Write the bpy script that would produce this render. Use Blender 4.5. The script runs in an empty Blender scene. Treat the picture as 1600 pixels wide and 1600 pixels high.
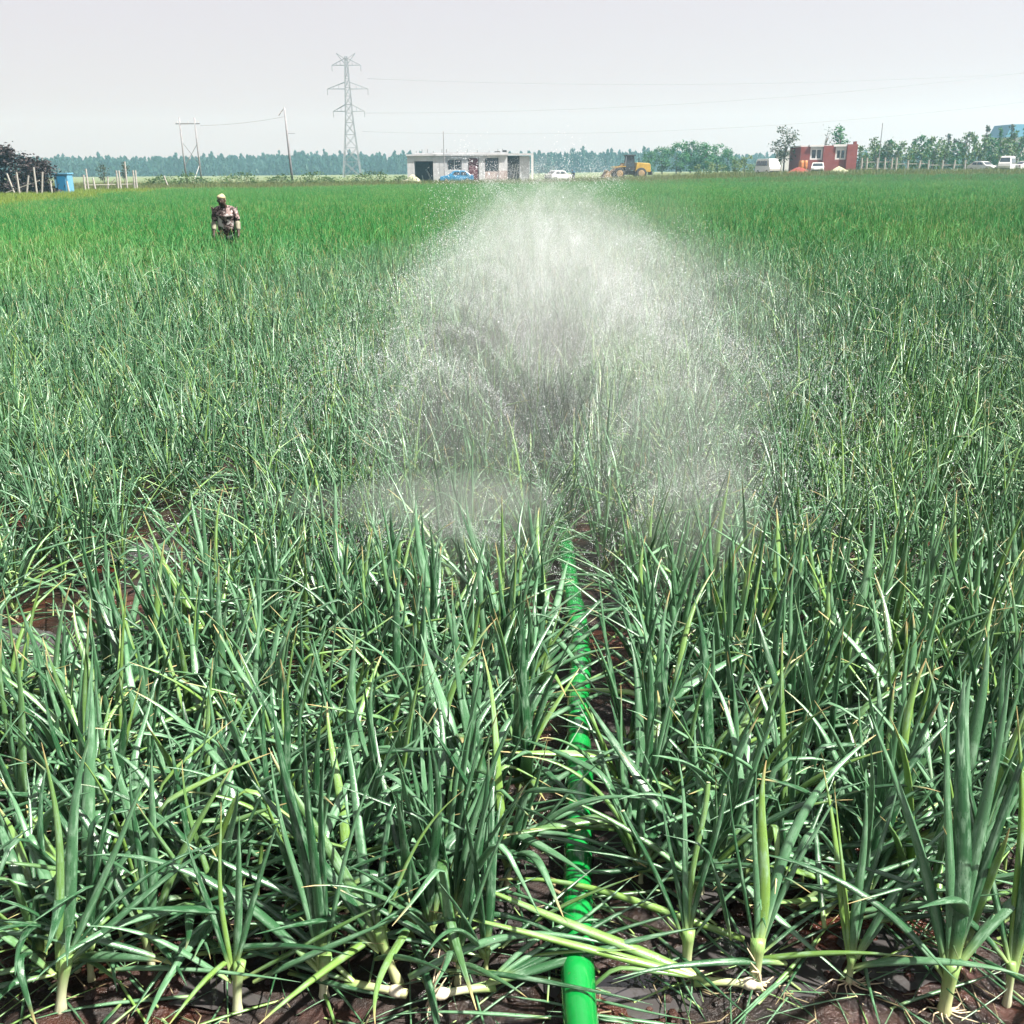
import bpy, math, random
import numpy as np
from mathutils import Vector, Matrix

R = math.radians
S = bpy.context.scene
COL = S.collection
rng = np.random.default_rng(11)
random.seed(5)

# ------------------------------------------------------------------ camera
CAM_H, F_PX, PITCH, ROLL = 2.05, 1557.0, R(18.93), R(-0.43)
_F = np.array([0, math.cos(PITCH), -math.sin(PITCH)])
_U0 = np.array([0, math.sin(PITCH), math.cos(PITCH)])
_R0 = np.array([1.0, 0, 0])
_Rt = _R0 * math.cos(ROLL) + _U0 * math.sin(ROLL)
_Up = -_R0 * math.sin(ROLL) + _U0 * math.cos(ROLL)
cam_d = bpy.data.cameras.new('camera')
cam = bpy.data.objects.new('camera', cam_d); COL.objects.link(cam)
cam_d.sensor_fit = 'HORIZONTAL'; cam_d.sensor_width = 36.0; cam_d.lens = 36.0 * F_PX / 1600.0
cam_d.clip_start = 0.05; cam_d.clip_end = 5000
_M = Matrix(((_Rt[0], _Up[0], -_F[0], 0), (_Rt[1], _Up[1], -_F[1], 0), (_Rt[2], _Up[2], -_F[2], CAM_H), (0, 0, 0, 1)))
cam.matrix_world = _M
S.camera = cam

# ------------------------------------------------------------------ light
SUN_EL, SUN_AZ = R(56), R(112)          # azimuth from +Y (ahead) towards +X (right)
world = bpy.data.worlds.new('World'); S.world = world; world.use_nodes = True
wt = world.node_tree; wn = wt.nodes; wl = wt.links; wn.clear()
sky = wn.new('ShaderNodeTexSky'); sky.sky_type = 'NISHITA'; sky.sun_disc = False
sky.sun_elevation = SUN_EL; sky.sun_rotation = SUN_AZ
sky.dust_density = 4.0; sky.air_density = 1.0
veil = wn.new('ShaderNodeMixRGB'); veil.inputs[0].default_value = 0.9
veil.inputs[2].default_value = (2.0, 1.8, 1.87, 1)          # even bright cloud veil
bg = wn.new('ShaderNodeBackground'); bg.inputs[1].default_value = 0.1
wo = wn.new('ShaderNodeOutputWorld')
wl.new(sky.outputs[0], veil.inputs[1]); wl.new(veil.outputs[0], bg.inputs[0]); wl.new(bg.outputs[0], wo.inputs[0])
sl = bpy.data.lights.new('sun', 'SUN'); sl.energy = 5.0; sl.angle = R(1.5); sl.color = (1.0, 0.955, 0.88)
sun = bpy.data.objects.new('sun', sl); COL.objects.link(sun)
_sd = Vector((math.sin(SUN_AZ) * math.cos(SUN_EL), math.cos(SUN_AZ) * math.cos(SUN_EL), math.sin(SUN_EL)))
sun.rotation_euler = _sd.to_track_quat('Z', 'Y').to_euler()
S.view_settings.view_transform = 'Standard'; S.view_settings.look = 'None'
S.view_settings.exposure = 1.9; S.view_settings.gamma = 1.0; S.view_settings.use_curve_mapping = False
S.render.engine = 'CYCLES'
cy = S.cycles
cy.max_bounces = 8; cy.diffuse_bounces = 2; cy.glossy_bounces = 3; cy.transmission_bounces = 4
cy.transparent_max_bounces = 16; cy.volume_bounces = 1
cy.use_denoising = True
try:
    cy.denoiser = 'OPENIMAGEDENOISE'; cy.denoising_prefilter = 'ACCURATE'
except Exception:
    pass
cy.use_adaptive_sampling = True; cy.adaptive_threshold = 0.01

# ------------------------------------------------------------------ helpers
def P(px, py, Y):
    d = _F + _Rt * (px - 800) / F_PX + _Up * (800 - py) / F_PX
    t = Y / d[1]
    return Vector((d[0] * t, Y, CAM_H + d[2] * t))

def G(px, py, z=0.0):
    d = _F + _Rt * (px - 800) / F_PX + _Up * (800 - py) / F_PX
    t = (z - CAM_H) / d[2]
    return Vector((d[0] * t, d[1] * t, z))

def sst(a, b, x):
    t = np.clip((np.asarray(x, float) - a) / (b - a), 0, 1)
    return t * t * (3 - 2 * t)

def g(x, y):                      # ground height
    x = np.asarray(x, float); y = np.asarray(y, float)
    h = 0.36 + 0.97 * sst(-6, 50, x)
    return h * sst(104, 147, y) * (1 - 0.5 * sst(230, 420, y))

def link(o, parent=None):
    COL.objects.link(o)
    if parent is not None: o.parent = parent
    return o

def tag(o, label=None, cat=None, group=None, kind=None):
    if label: o['label'] = label
    if cat: o['category'] = cat
    if group: o['group'] = group
    if kind: o['kind'] = kind
    return o

def thing(name, label, cat, loc=(0, 0, 0), rz=0.0, group=None):
    o = bpy.data.objects.new(name, None); o.empty_display_size = 0.2
    o.location = loc; o.rotation_euler = (0, 0, rz); link(o)
    return tag(o, label, cat, group)

def mkmesh(name, V, Fc, mat, smooth=False, attrs=None):
    me = bpy.data.meshes.new(name)
    V = np.asarray(V, float)
    me.from_pydata(V.tolist(), [], Fc if isinstance(Fc, list) else Fc.tolist())
    if attrs:
        for k, a in attrs.items():
            at = me.attributes.new(k, 'FLOAT', 'POINT'); at.data.foreach_set('value', np.asarray(a, np.float32))
    if smooth: me.shade_smooth()
    if mat is not None: me.materials.append(mat)
    return me

def mobj(name, me, parent=None, loc=(0, 0, 0), rot=(0, 0, 0), sc=1.0):
    o = bpy.data.objects.new(name, me); o.location = loc; o.rotation_euler = rot
    o.scale = (sc, sc, sc) if np.isscalar(sc) else sc
    return link(o, parent)

class MB:
    def __init__(s): s.v = []; s.f = []
    def add(s, V, Fc):
        n = len(s.v); s.v += [tuple(map(float, p)) for p in V]; s.f += [[i + n for i in q] for q in Fc]; return s
    def box(s, x0, x1, y0, y1, z0, z1):
        return s.add([(x0, y0, z0), (x1, y0, z0), (x1, y1, z0), (x0, y1, z0), (x0, y0, z1), (x1, y0, z1), (x1, y1, z1), (x0, y1, z1)],
                     [[0, 3, 2, 1], [4, 5, 6, 7], [0, 1, 5, 4], [1, 2, 6, 5], [2, 3, 7, 6], [3, 0, 4, 7]])
    def tube(s, pts, rad, n=6, caps=True):
        pts = [Vector(p) for p in pts]
        rads = [rad] * len(pts) if np.isscalar(rad) else list(rad)
        T0 = (pts[1] - pts[0]).normalized()
        N = T0.orthogonal().normalized(); base = len(s.v); prev = T0
        for i, p in enumerate(pts):
            T = (pts[min(i + 1, len(pts) - 1)] - pts[max(i - 1, 0)]).normalized()
            N = (prev.rotation_difference(T) @ N).normalized(); prev = T
            B = T.cross(N)
            for k in range(n):
                a = 2 * math.pi * k / n
                s.v.append(tuple(p + (N * math.cos(a) + B * math.sin(a)) * rads[i]))
        for i in range(len(pts) - 1):
            for k in range(n):
                k2 = (k + 1) % n
                s.f.append([base + i * n + k, base + i * n + k2, base + (i + 1) * n + k2, base + (i + 1) * n + k])
        if caps:
            s.f.append([base + k for k in range(n)][::-1]); e = base + (len(pts) - 1) * n
            s.f.append([e + k for k in range(n)])
        return s
    def bar(s, a, b, r, n=4): return s.tube([a, b], r, n)
    def prism(s, prof, y0, y1, inset=None):
        """profile (x,z) extruded along y; inset maps a profile point to how far it is pulled in at the sides"""
        n = len(prof); ins = inset or (lambda x, z: 0)
        V = [(x, y0 + ins(x, z), z) for x, z in prof] + [(x, y1 - ins(x, z), z) for x, z in prof]
        Fc = [list(range(n)), list(range(2 * n - 1, n - 1, -1))] + [[i, i + n, (i + 1) % n + n, (i + 1) % n] for i in range(n)]
        return s.add(V, Fc)
    def cyl(s, c, axis, r, h, n=16):
        c = Vector(c); a = Vector(axis) * h / 2
        return s.tube([c - a, c + a], r, n)
    def ell(s, c, rx, ry, rz, nu=12, nv=8):
        V = [(c[0], c[1], c[2] - rz)]
        for j in range(1, nv):
            ph = -math.pi / 2 + math.pi * j / nv
            for i in range(nu):
                a = 2 * math.pi * i / nu
                V.append((c[0] + rx * math.cos(ph) * math.cos(a), c[1] + ry * math.cos(ph) * math.sin(a), c[2] + rz * math.sin(ph)))
        V.append((c[0], c[1], c[2] + rz)); Fc = []
        for i in range(nu): Fc.append([0, 1 + (i + 1) % nu, 1 + i])
        for j in range(nv - 2):
            for i in range(nu):
                i2 = (i + 1) % nu; Fc.append([1 + j * nu + i, 1 + j * nu + i2, 1 + (j + 1) * nu + i2, 1 + (j + 1) * nu + i])
        e = len(V) - 1
        for i in range(nu): Fc.append([e, 1 + (nv - 2) * nu + i, 1 + (nv - 2) * nu + (i + 1) % nu])
        return s.add(V, Fc)
    def mesh(s, name, mat, smooth=False): return mkmesh(name, s.v, s.f, mat, smooth)
    def build(s, name, mat, parent=None, smooth=False, bevel=0.0, **k):
        o = mobj(name, s.mesh(name, mat, smooth), parent, **k)
        if bevel:
            b = o.modifiers.new('bevel', 'BEVEL'); b.width = bevel; b.segments = 2; b.limit_method = 'ANGLE'
        return o

# ------------------------------------------------------------------ materials
class NT:
    """small node-tree helper"""
    def __init__(s, name):
        s.m = bpy.data.materials.new(name); s.m.use_nodes = True; s.t = s.m.node_tree; s.t.nodes.clear()
        s.out = s.t.nodes.new('ShaderNodeOutputMaterial')
    def n(s, typ, **k):
        o = s.t.nodes.new(typ)
        for a, v in k.items(): setattr(o, a, v)
        return o
    def l(s, a, b): s.t.links.new(a, b)
    def put(s, sock, v):
        if isinstance(v, bpy.types.NodeSocket): s.l(v, sock)
        elif isinstance(v, (tuple, list)) and len(v) == 3 and sock.type == 'RGBA': sock.default_value = (*v, 1)
        else: sock.default_value = v
    def math(s, op, a, b=0.0, clamp=False):
        o = s.n('ShaderNodeMath', operation=op, use_clamp=clamp); s.put(o.inputs[0], a); s.put(o.inputs[1], b); return o.outputs[0]
    def mix(s, f, a, b, typ='MIX'):
        o = s.n('ShaderNodeMixRGB', blend_type=typ); s.put(o.inputs[0], f); s.put(o.inputs[1], a); s.put(o.inputs[2], b); return o.outputs[0]
    def ss(s, a, b, x):
        o = s.n('ShaderNodeMapRange', interpolation_type='SMOOTHSTEP'); s.put(o.inputs[0], x); o.inputs[1].default_value = a; o.inputs[2].default_value = b; return o.outputs[0]
    def noise(s, vec, scale, detail=3.0, rough=0.55, dist=0.0):
        o = s.n('ShaderNodeTexNoise'); o.inputs['Scale'].default_value = scale; o.inputs['Detail'].default_value = detail
        o.inputs['Roughness'].default_value = rough; o.inputs['Distortion'].default_value = dist
        if vec is not None: s.l(vec, o.inputs['Vector'])
        return o.outputs[0]
    def attr(s, name): return s.n('ShaderNodeAttribute', attribute_name=name).outputs['Fac']
    def pos(s): return s.n('ShaderNodeNewGeometry').outputs['Position']
    def obj(s): return s.n('ShaderNodeTexCoord').outputs['Object']
    def orand(s): return s.n('ShaderNodeObjectInfo').outputs['Random']
    def sep(s, v):
        o = s.n('ShaderNodeSeparateXYZ'); s.l(v, o.inputs[0]); return o.outputs
    def comb(s, x, y, z):
        o = s.n('ShaderNodeCombineXYZ'); s.put(o.inputs[0], x); s.put(o.inputs[1], y); s.put(o.inputs[2], z); return o.outputs[0]
    def bsdf(s, col, rough=0.6, spec=0.5, metal=0.0, bump=None, bstr=0.3, bdist=0.01, coat=0.0, trans=None):
        b = s.n('ShaderNodeBsdfPrincipled'); s.put(b.inputs['Base Color'], col); s.put(b.inputs['Roughness'], rough)
        s.put(b.inputs['Specular IOR Level'], spec); s.put(b.inputs['Metallic'], metal); s.put(b.inputs['Coat Weight'], coat)
        b.inputs['Coat Roughness'].default_value = 0.12
        if bump is not None:
            bn = s.n('ShaderNodeBump'); bn.inputs['Strength'].default_value = bstr; bn.inputs['Distance'].default_value = bdist
            s.l(bump, bn.inputs['Height']); s.l(bn.outputs[0], b.inputs['Normal'])
        sh = b.outputs[0]
        if trans is not None:
            f, c = trans
            tr = s.n('ShaderNodeBsdfTranslucent'); s.put(tr.inputs[0], c)
            mx = s.n('ShaderNodeMixShader'); s.put(mx.inputs[0], f); s.l(sh, mx.inputs[1]); s.l(tr.outputs[0], mx.inputs[2]); sh = mx.outputs[0]
        s.l(sh, s.out.inputs[0]); return s.m

def simple(name, col, rough=0.6, spec=0.4, metal=0.0, var=0.25, scale=3.0, coat=0.0, bstr=0.15):
    t = NT(name); nz = t.noise(t.obj(), scale, 5.0, 0.6)
    nz2 = t.noise(t.obj(), scale * 7, 3.0, 0.6)
    f = t.ss(0.3, 0.7, t.math('ADD', t.math('MULTIPLY', nz, 0.65), t.math('MULTIPLY', nz2, 0.35)))
    c0 = tuple(c * .76 * (1 - var) for c in col); c1 = tuple(min(c * .76 * (1 + var), 0.9) for c in col)
    return t.bsdf(t.mix(f, c0, c1), rough, spec, metal, nz2, bstr, 0.01, coat)

def leaf_mat(name, ca, cb, cc, rough=0.3, spec=0.7, field=True):
    t = NT(name)
    v = t.attr('lv'); u = t.attr('lu'); r = t.math('FRACT', t.math('ADD', t.attr('rnd'), t.orand()))
    r2 = t.math('FRACT', t.math('MULTIPLY', r, 7.31))
    base = t.mix(t.ss(0.25, 0.75, r), ca, cb)
    base = t.mix(t.ss(0.78, 0.97, r2), base, cc)
    # fine lengthwise veins
    vein = t.noise(t.comb(t.math('MULTIPLY', u, 26.0), t.math('MULTIPLY', v, 2.5), t.math('MULTIPLY', r, 50.0)), 1.0, 2.0, 0.6)
    base = t.mix(t.math('MULTIPLY', t.ss(0.35, 0.75, vein), 0.35), base, cb)
    # blotchy wax bloom
    wax = t.noise(t.comb(t.math('MULTIPLY', u, 3.0), t.math('MULTIPLY', v, 9.0), t.math('MULTIPLY', r, 31.0)), 1.0, 4.0, 0.65)
    base = t.mix(t.math('MULTIPLY', t.ss(0.46, 0.7, wax), 0.55), base, (0.24, 0.375, 0.26))
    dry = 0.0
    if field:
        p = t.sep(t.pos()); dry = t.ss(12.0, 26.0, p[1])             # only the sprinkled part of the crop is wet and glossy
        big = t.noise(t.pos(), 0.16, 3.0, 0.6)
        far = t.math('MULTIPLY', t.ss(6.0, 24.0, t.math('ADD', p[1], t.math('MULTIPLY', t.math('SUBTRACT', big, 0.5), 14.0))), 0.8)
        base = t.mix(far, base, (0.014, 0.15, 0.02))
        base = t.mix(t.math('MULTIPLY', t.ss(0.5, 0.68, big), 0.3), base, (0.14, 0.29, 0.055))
    pale = t.math('SUBTRACT', 1.0, t.ss(0.0, 0.17, v))
    base = t.mix(t.math('MULTIPLY', pale, 0.75), base, (0.3, 0.4, 0.13))
    tip = t.math('MULTIPLY', t.ss(0.86, 0.99, v), t.ss(0.55, 0.75, r2))
    base = t.mix(tip, base, (0.36, 0.28, 0.13))
    # water beads
    vo = t.n('ShaderNodeTexVoronoi'); vo.inputs['Scale'].default_value = 1.0
    t.l(t.comb(t.math('MULTIPLY', u, 9.0), t.math('MULTIPLY', v, 60.0), t.math('MULTIPLY', r, 77.0)), vo.inputs['Vector'])
    bead = t.math('SUBTRACT', 1.0, t.ss(0.08, 0.3, vo.outputs['Distance']))
    h = t.math('ADD', t.math('MULTIPLY', vein, 0.5), t.math('MULTIPLY', bead, 0.9))
    rg = t.math('SUBTRACT', t.math('ADD', rough, t.math('MULTIPLY', wax, 0.12)), t.math('MULTIPLY', bead, 0.25), True)
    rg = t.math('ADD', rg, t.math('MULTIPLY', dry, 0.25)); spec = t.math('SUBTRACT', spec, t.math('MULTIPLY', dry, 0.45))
    return t.bsdf(base, rg, spec, 0.0, h, 0.35, 0.002, 0.0, (0.13, t.mix(1.0, base, (1.6, 1.9, 1.0), 'MULTIPLY')))

M = {}
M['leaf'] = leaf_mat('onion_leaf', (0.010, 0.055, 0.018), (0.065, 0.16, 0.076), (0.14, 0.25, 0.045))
t = NT('onion_stem')
sv = t.attr('lv'); rr = t.orand()
stc = t.mix(t.ss(0.25, 1.0, sv), t.mix(rr, (0.46, 0.47, 0.32), (0.36, 0.39, 0.19)), (0.14, 0.26, 0.07))
stn = t.noise(t.comb(t.math('MULTIPLY', t.attr('lu'), 18.0), t.math('MULTIPLY', sv, 2.0), rr), 1.0, 3.0)
M['stem'] = t.bsdf(t.mix(t.math('MULTIPLY', t.ss(0.45, 0.7, stn), 0.4), stc, (0.3, 0.27, 0.13)), 0.42, 0.5, 0, stn, 0.3, 0.003)
M['cut'] = simple('cut_leaf_end', (0.45, 0.47, 0.28), 0.5, var=0.2, scale=60)
M['root'] = simple('pale_roots', (0.55, 0.45, 0.3), 0.6, var=0.3, scale=40)
M['bulb'] = simple('onion_bulb_skin', (0.6, 0.55, 0.42), 0.5, var=0.2, scale=30)
M['straw'] = simple('dry_leaf', (0.22, 0.18, 0.1), 0.6, var=0.35, scale=25)

t = NT('wet_soil')                                               # field earth: dark, wet, reddish in places
pp = t.pos(); n1 = t.noise(pp, 1.4, 5, 0.6); n2 = t.noise(pp, 14, 6, 0.65); n3 = t.noise(pp, 90, 4, 0.7)
soil = t.mix(t.ss(0.35, 0.65, n2), (0.005, 0.004, 0.004), (0.02, 0.012, 0.009))
soil = t.mix(t.math('MULTIPLY', t.ss(0.5, 0.64, n1), 0.75), soil, (0.06, 0.017, 0.009))
soil = t.mix(t.math('MULTIPLY', t.ss(0.62, 0.75, n3), 0.4), soil, (0.07, 0.05, 0.035))
yy = t.sep(pp)[1]
vg = t.mix(t.ss(0.4, 0.62, t.noise(pp, 0.22, 5, 0.65)), (0.04, 0.085, 0.025), (0.12, 0.125, 0.055))
soil = t.mix(t.ss(100, 128, yy), soil, vg)
wet = t.ss(0.42, 0.56, t.noise(pp, 2.3, 4, 0.6))
rough = t.math('ADD', t.math('SUBTRACT', 0.6, t.math('MULTIPLY', wet, 0.48)), t.math('MULTIPLY', t.ss(60, 110, yy), 0.5), True)
hh = t.math('ADD', t.math('MULTIPLY', n2, 0.7), t.math('MULTIPLY', n3, 0.3))
M['soil'] = t.bsdf(soil, rough, 0.4, 0, hh, 0.8, 0.03)

t = NT('muddy_water')
wb = t.noise(t.pos(), 22, 3, 0.5)
M['water'] = t.bsdf((0.045, 0.042, 0.042), 0.04, 1.0, 0, wb, 0.12, 0.01)

t = NT('track_dirt')
pp = t.pos(); n1 = t.noise(pp, 0.35, 5, 0.6); n2 = t.noise(pp, 3.0, 5, 0.6)
M['track'] = t.bsdf(t.mix(t.ss(0.35, 0.65, n1), (0.22, 0.2, 0.15), (0.33, 0.31, 0.25)), 0.9, 0.2, 0, n2, 0.5, 0.05)

t = NT('green_hose')
p3 = t.sep(t.pos()); oc = t.pos()
n1 = t.noise(oc, 9, 4, 0.6); n2 = t.noise(oc, 55, 4, 0.65)
hc = t.mix(t.ss(0.3, 0.7, n1), (0.003, 0.15, 0.024), (0.006, 0.21, 0.04))
mud = t.math('MULTIPLY', t.ss(0.6, 0.72, n2), t.ss(0.48, 0.62, n1))
hc = t.mix(t.math('MULTIPLY', mud, 0.85), hc, (0.07, 0.06, 0.03))
low = t.math('SUBTRACT', 1.0, t.ss(0.005, 0.035, t.math('ADD', p3[2], t.math('MULTIPLY', n2, 0.02))))
hc = t.mix(t.math('MULTIPLY', low, 0.8), hc, (0.05, 0.03, 0.018))           # mud splashed along its foot
fold = t.noise(t.comb(t.math('MULTIPLY', p3[0], 6.0), t.math('MULTIPLY', p3[1], 22.0), 0.0), 1.0, 3.0)
M['hose'] = t.bsdf(hc, t.math('ADD', 0.2, t.math('MULTIPLY', mud, 0.4)), 0.6, 0, fold, 0.25, 0.012, 0.8, (0.06, (0.02, 0.5, 0.1)))
M['hoseband'] = simple('dark_hose_band', (0.006, 0.06, 0.02), 0.4, var=0.3, scale=40)

t = NT('concrete_wall')
oc = t.obj(); n1 = t.noise(oc, 0.8, 5, 0.6); n2 = t.noise(oc, 6, 5, 0.6)
cc = t.mix(t.ss(0.35, 0.65, n1), (0.31, 0.32, 0.335), (0.41, 0.425, 0.44))
strk = t.noise(t.comb(t.math('MULTIPLY', t.sep(oc)[0], 3.0), 0.0, t.math('MULTIPLY', t.sep(oc)[2], 0.25)), 1.0, 4, 0.6)
M['concrete'] = t.bsdf(t.mix(t.math('MULTIPLY', t.ss(0.52, 0.7, strk), 0.45), cc, (0.33, 0.33, 0.32)), 0.85, 0.3, 0, n2, 0.3, 0.02)
def brick_mat(name, c1, c2, mort):
    t = NT(name); b = t.n('ShaderNodeTexBrick'); oc = t.obj(); sp = t.sep(oc)
    t.l(t.comb(t.math('ADD', sp[0], sp[1]), sp[2], 0.0), b.inputs['Vector'])
    b.inputs['Color1'].default_value = (*c1, 1); b.inputs['Color2'].default_value = (*c2, 1); b.inputs['Mortar'].default_value = (*mort, 1)
    b.inputs['Scale'].default_value = 1.0; b.inputs['Brick Width'].default_value = 0.24; b.inputs['Row Height'].default_value = 0.085; b.inputs['Mortar Size'].default_value = 0.008
    n1 = t.noise(oc, 0.9, 5, 0.6)
    return t.bsdf(t.mix(t.math('MULTIPLY', t.ss(0.45, 0.7, n1), 0.35), b.outputs[0], tuple(c * 0.55 for c in c1)), 0.85, 0.3, 0, b.outputs[1], -0.4, 0.01)
M['redbrick'] = brick_mat('red_brick', (0.13, 0.017, 0.019), (0.165, 0.028, 0.026), (0.17, 0.1, 0.085))
M['palebrick'] = brick_mat('pale_brick', (0.28, 0.2, 0.19), (0.32, 0.26, 0.24), (0.3, 0.28, 0.27))
M['white'] = simple('white_paint', (0.58, 0.59, 0.59), 0.5, var=0.12, scale=1.5)
M['darkin'] = simple('dark_clutter', (0.035, 0.035, 0.038), 0.8, var=0.5, scale=4)
M['reddoor'] = simple('dark_red_door', (0.11, 0.018, 0.028), 0.5, var=0.3)
M['bluecar'] = simple('blue_car_paint', (0.022, 0.17, 0.33), 0.3, 0.6, var=0.1, coat=0.5)
M['whitecar'] = simple('white_car_paint', (0.55, 0.57, 0.56), 0.3, 0.6, var=0.06, coat=0.5)
M['glass'] = simple('dark_glass', (0.02, 0.028, 0.035), 0.08, 0.8, var=0.2)
M['tyre'] = simple('tyre_rubber', (0.02, 0.02, 0.02), 0.8, var=0.3, scale=8)
M['rim'] = simple('grey_rim', (0.42, 0.4, 0.36), 0.5, var=0.2, metal=0.3)
M['yellow'] = simple('yellow_machine_paint', (0.42, 0.27, 0.03), 0.45, 0.5, var=0.2)
M['dusty'] = simple('dusty_yellow_steel', (0.26, 0.18, 0.09), 0.7, var=0.35)
M['black'] = simple('black_steel', (0.02, 0.02, 0.022), 0.6, var=0.3)
M['steel'] = simple('galvanised_steel', (0.3, 0.31, 0.33), 0.5, metal=0.4, var=0.15)
M['polewood'] = simple('weathered_pole', (0.22, 0.22, 0.23), 0.85, var=0.3, scale=2)
M['palewood'] = simple('pale_post_wood', (0.33, 0.32, 0.29), 0.85, var=0.25, scale=6)
M['wire'] = simple('power_wire', (0.28, 0.29, 0.31), 0.6, var=0.1)
M['paleblue'] = simple('pale_blue_sheet', (0.12, 0.32, 0.48), 0.5, var=0.15)
M['redearth'] = simple('red_earth', (0.19, 0.032, 0.022), 0.9, var=0.4, scale=1.5, bstr=0.8)
M['orange'] = simple('orange_plastic', (0.42, 0.17, 0.05), 0.5, var=0.2)
M['sand'] = simple('pale_sand_heap', (0.32, 0.33, 0.23), 0.95, var=0.25, scale=2, bstr=0.7)
M['skin'] = simple('dark_skin', (0.05, 0.028, 0.019), 0.5, var=0.15, scale=10)
M['hat'] = simple('straw_coloured_cloth', (0.36, 0.31, 0.19), 0.85, var=0.2, scale=30)
M['trouser'] = simple('dark_trousers', (0.035, 0.04, 0.04), 0.85, var=0.4, scale=12)
M['sleeve'] = simple('pale_sleeve_cloth', (0.24, 0.23, 0.17), 0.85, var=0.6, scale=9)
t = NT('blotched_shirt')
oc = t.obj(); vo = t.n('ShaderNodeTexVoronoi'); n1 = t.noise(oc, 15, 4, 0.65, 0.6)
sc_ = t.mix(t.ss(0.46, 0.58, n1), (0.03, 0.02, 0.02), (0.24, 0.18, 0.17))
M['shirt'] = t.bsdf(t.mix(t.ss(0.54, 0.62, t.noise(oc, 9, 3, 0.5)), sc_, (0.46, 0.42, 0.42)), 0.85, 0.2, 0, n1, 0.3, 0.02)

def foliage(name, a, b, tr=0.25):
    t = NT(name); r = t.math('FRACT', t.math('ADD', t.attr('rnd'), t.math('MULTIPLY', t.orand(), 0.35)))
    c = t.mix(r, tuple(q * .82 for q in a), tuple(q * .82 for q in b))
    return t.bsdf(c, 0.6, 0.3, 0, None, trans=(tr, t.mix(1.0, c, (1.3, 1.6, 0.8), 'MULTIPLY')))
M['fol_green'] = foliage('tree_leaves', (0.018, 0.085, 0.035), (0.05, 0.175, 0.065))
M['fol_far'] = foliage('far_tree_leaves', (0.010, 0.05, 0.04), (0.022, 0.085, 0.06))
M['fol_grey'] = foliage('grey_green_leaves', (0.035, 0.055, 0.04), (0.075, 0.1, 0.07))
M['fol_dark'] = foliage('dark_brown_leaves', (0.012, 0.008, 0.009), (0.032, 0.022, 0.022), 0.1)
M['fol_olive'] = foliage('olive_leaves', (0.03, 0.075, 0.02), (0.085, 0.14, 0.04))
M['fol_light'] = foliage('light_green_leaves', (0.07, 0.12, 0.045), (0.15, 0.21, 0.09))
M['fol_weed'] = foliage('yellow_green_weeds', (0.1, 0.19, 0.03), (0.21, 0.26, 0.045))
M['fol_verge'] = foliage('verge_grass_blades', (0.06, 0.11, 0.03), (0.17, 0.17, 0.07))
M['bark'] = simple('bark', (0.1, 0.085, 0.07), 0.9, var=0.35, scale=5, bstr=0.6)
t = NT('water_drop')
M['drop'] = t.bsdf((0.82, 0.84, 0.86), 0.1, 0.9, 0, None, trans=(0.5, (0.85, 0.88, 0.9)))

# ------------------------------------------------------------------ ground
def axis(lo, flo, fhi, hi, fine, growth=1.13):
    a = list(np.arange(flo, fhi + 1e-6, fine)); st = fine
    while a[-1] < hi: st *= growth; a.append(min(a[-1] + st, hi))
    st = fine; b = []
    x = flo
    while x > lo: st *= growth; x = max(x - st, lo); b.append(x)
    return np.array(b[::-1] + a)
def vnoise(x, y, s, seed):
    r = np.random.default_rng(seed); tab = r.random((64, 64))
    X, Y = x * s, y * s; xi, yi = np.floor(X).astype(int), np.floor(Y).astype(int); fx, fy = X - xi, Y - yi
    fx = fx * fx * (3 - 2 * fx); fy = fy * fy * (3 - 2 * fy); q = lambda i, j: tab[i % 64, j % 64]
    return (q(xi, yi) * (1 - fx) + q(xi + 1, yi) * fx) * (1 - fy) + (q(xi, yi + 1) * (1 - fx) + q(xi + 1, yi + 1) * fx) * fy - 0.5
gx = axis(-1000, -2.2, 2.4, 1000, 0.03, 1.15); gy = axis(-30, 1.6, 5.5, 1000, 0.03, 1.1)
XX, YY = np.meshgrid(gx, gy, indexing='ij')
near = 1 - sst(5, 14, np.hypot(XX, YY - 2))
ZZ = g(XX, YY) + near * (0.05 * vnoise(XX, YY, 2.2, 1) + 0.035 * vnoise(XX, YY, 6, 2) + 0.025 * vnoise(XX, YY, 15, 3) - 0.01)
nx, ny = len(gx), len(gy)
idx = np.arange(nx * ny).reshape(nx, ny)
quads = np.stack([idx[:-1, :-1], idx[1:, :-1], idx[1:, 1:], idx[:-1, 1:]], -1).reshape(-1, 4)
tag(mobj('ground', mkmesh('ground', np.stack([XX, YY, ZZ], -1).reshape(-1, 3), quads, M['soil'], True)), kind='structure')
def gz(x, y):
    i = int(np.clip(np.searchsorted(gx, x), 1, nx - 1)); j = int(np.clip(np.searchsorted(gy, y), 1, ny - 1))
    return float(ZZ[i, j])

# dirt track across the far end of the field
def strip(name, pts, half, mat, lift=0.03):
    V, Fc = [], []
    for i, (x, y) in enumerate(pts):
        for k, o in enumerate((-half, -half / 3, half / 3, half)):
            w = o * (1 + 0.15 * math.sin(i * 1.7 + k)); V.append((x, y + w, float(g(x, y + w)) + lift))
    for i in range(len(pts) - 1):
        for k in range(3): Fc.append([i * 4 + k, (i + 1) * 4 + k, (i + 1) * 4 + k + 1, i * 4 + k + 1])
    return tag(mobj(name, mkmesh(name, V, Fc, mat, True)), kind='structure')
strip('dirt_track', [(x, 146 - 5 * sst(0, -60, x) + 1.5 * math.sin(x * 0.05)) for x in np.arange(-14, 75, 3)], 3.4, M['track'])
strip('field_path', [(x, 127 + 1.2 * math.sin(x * 0.07)) for x in np.arange(-75, -12, 3)], 0.8, M['track'])

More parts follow.
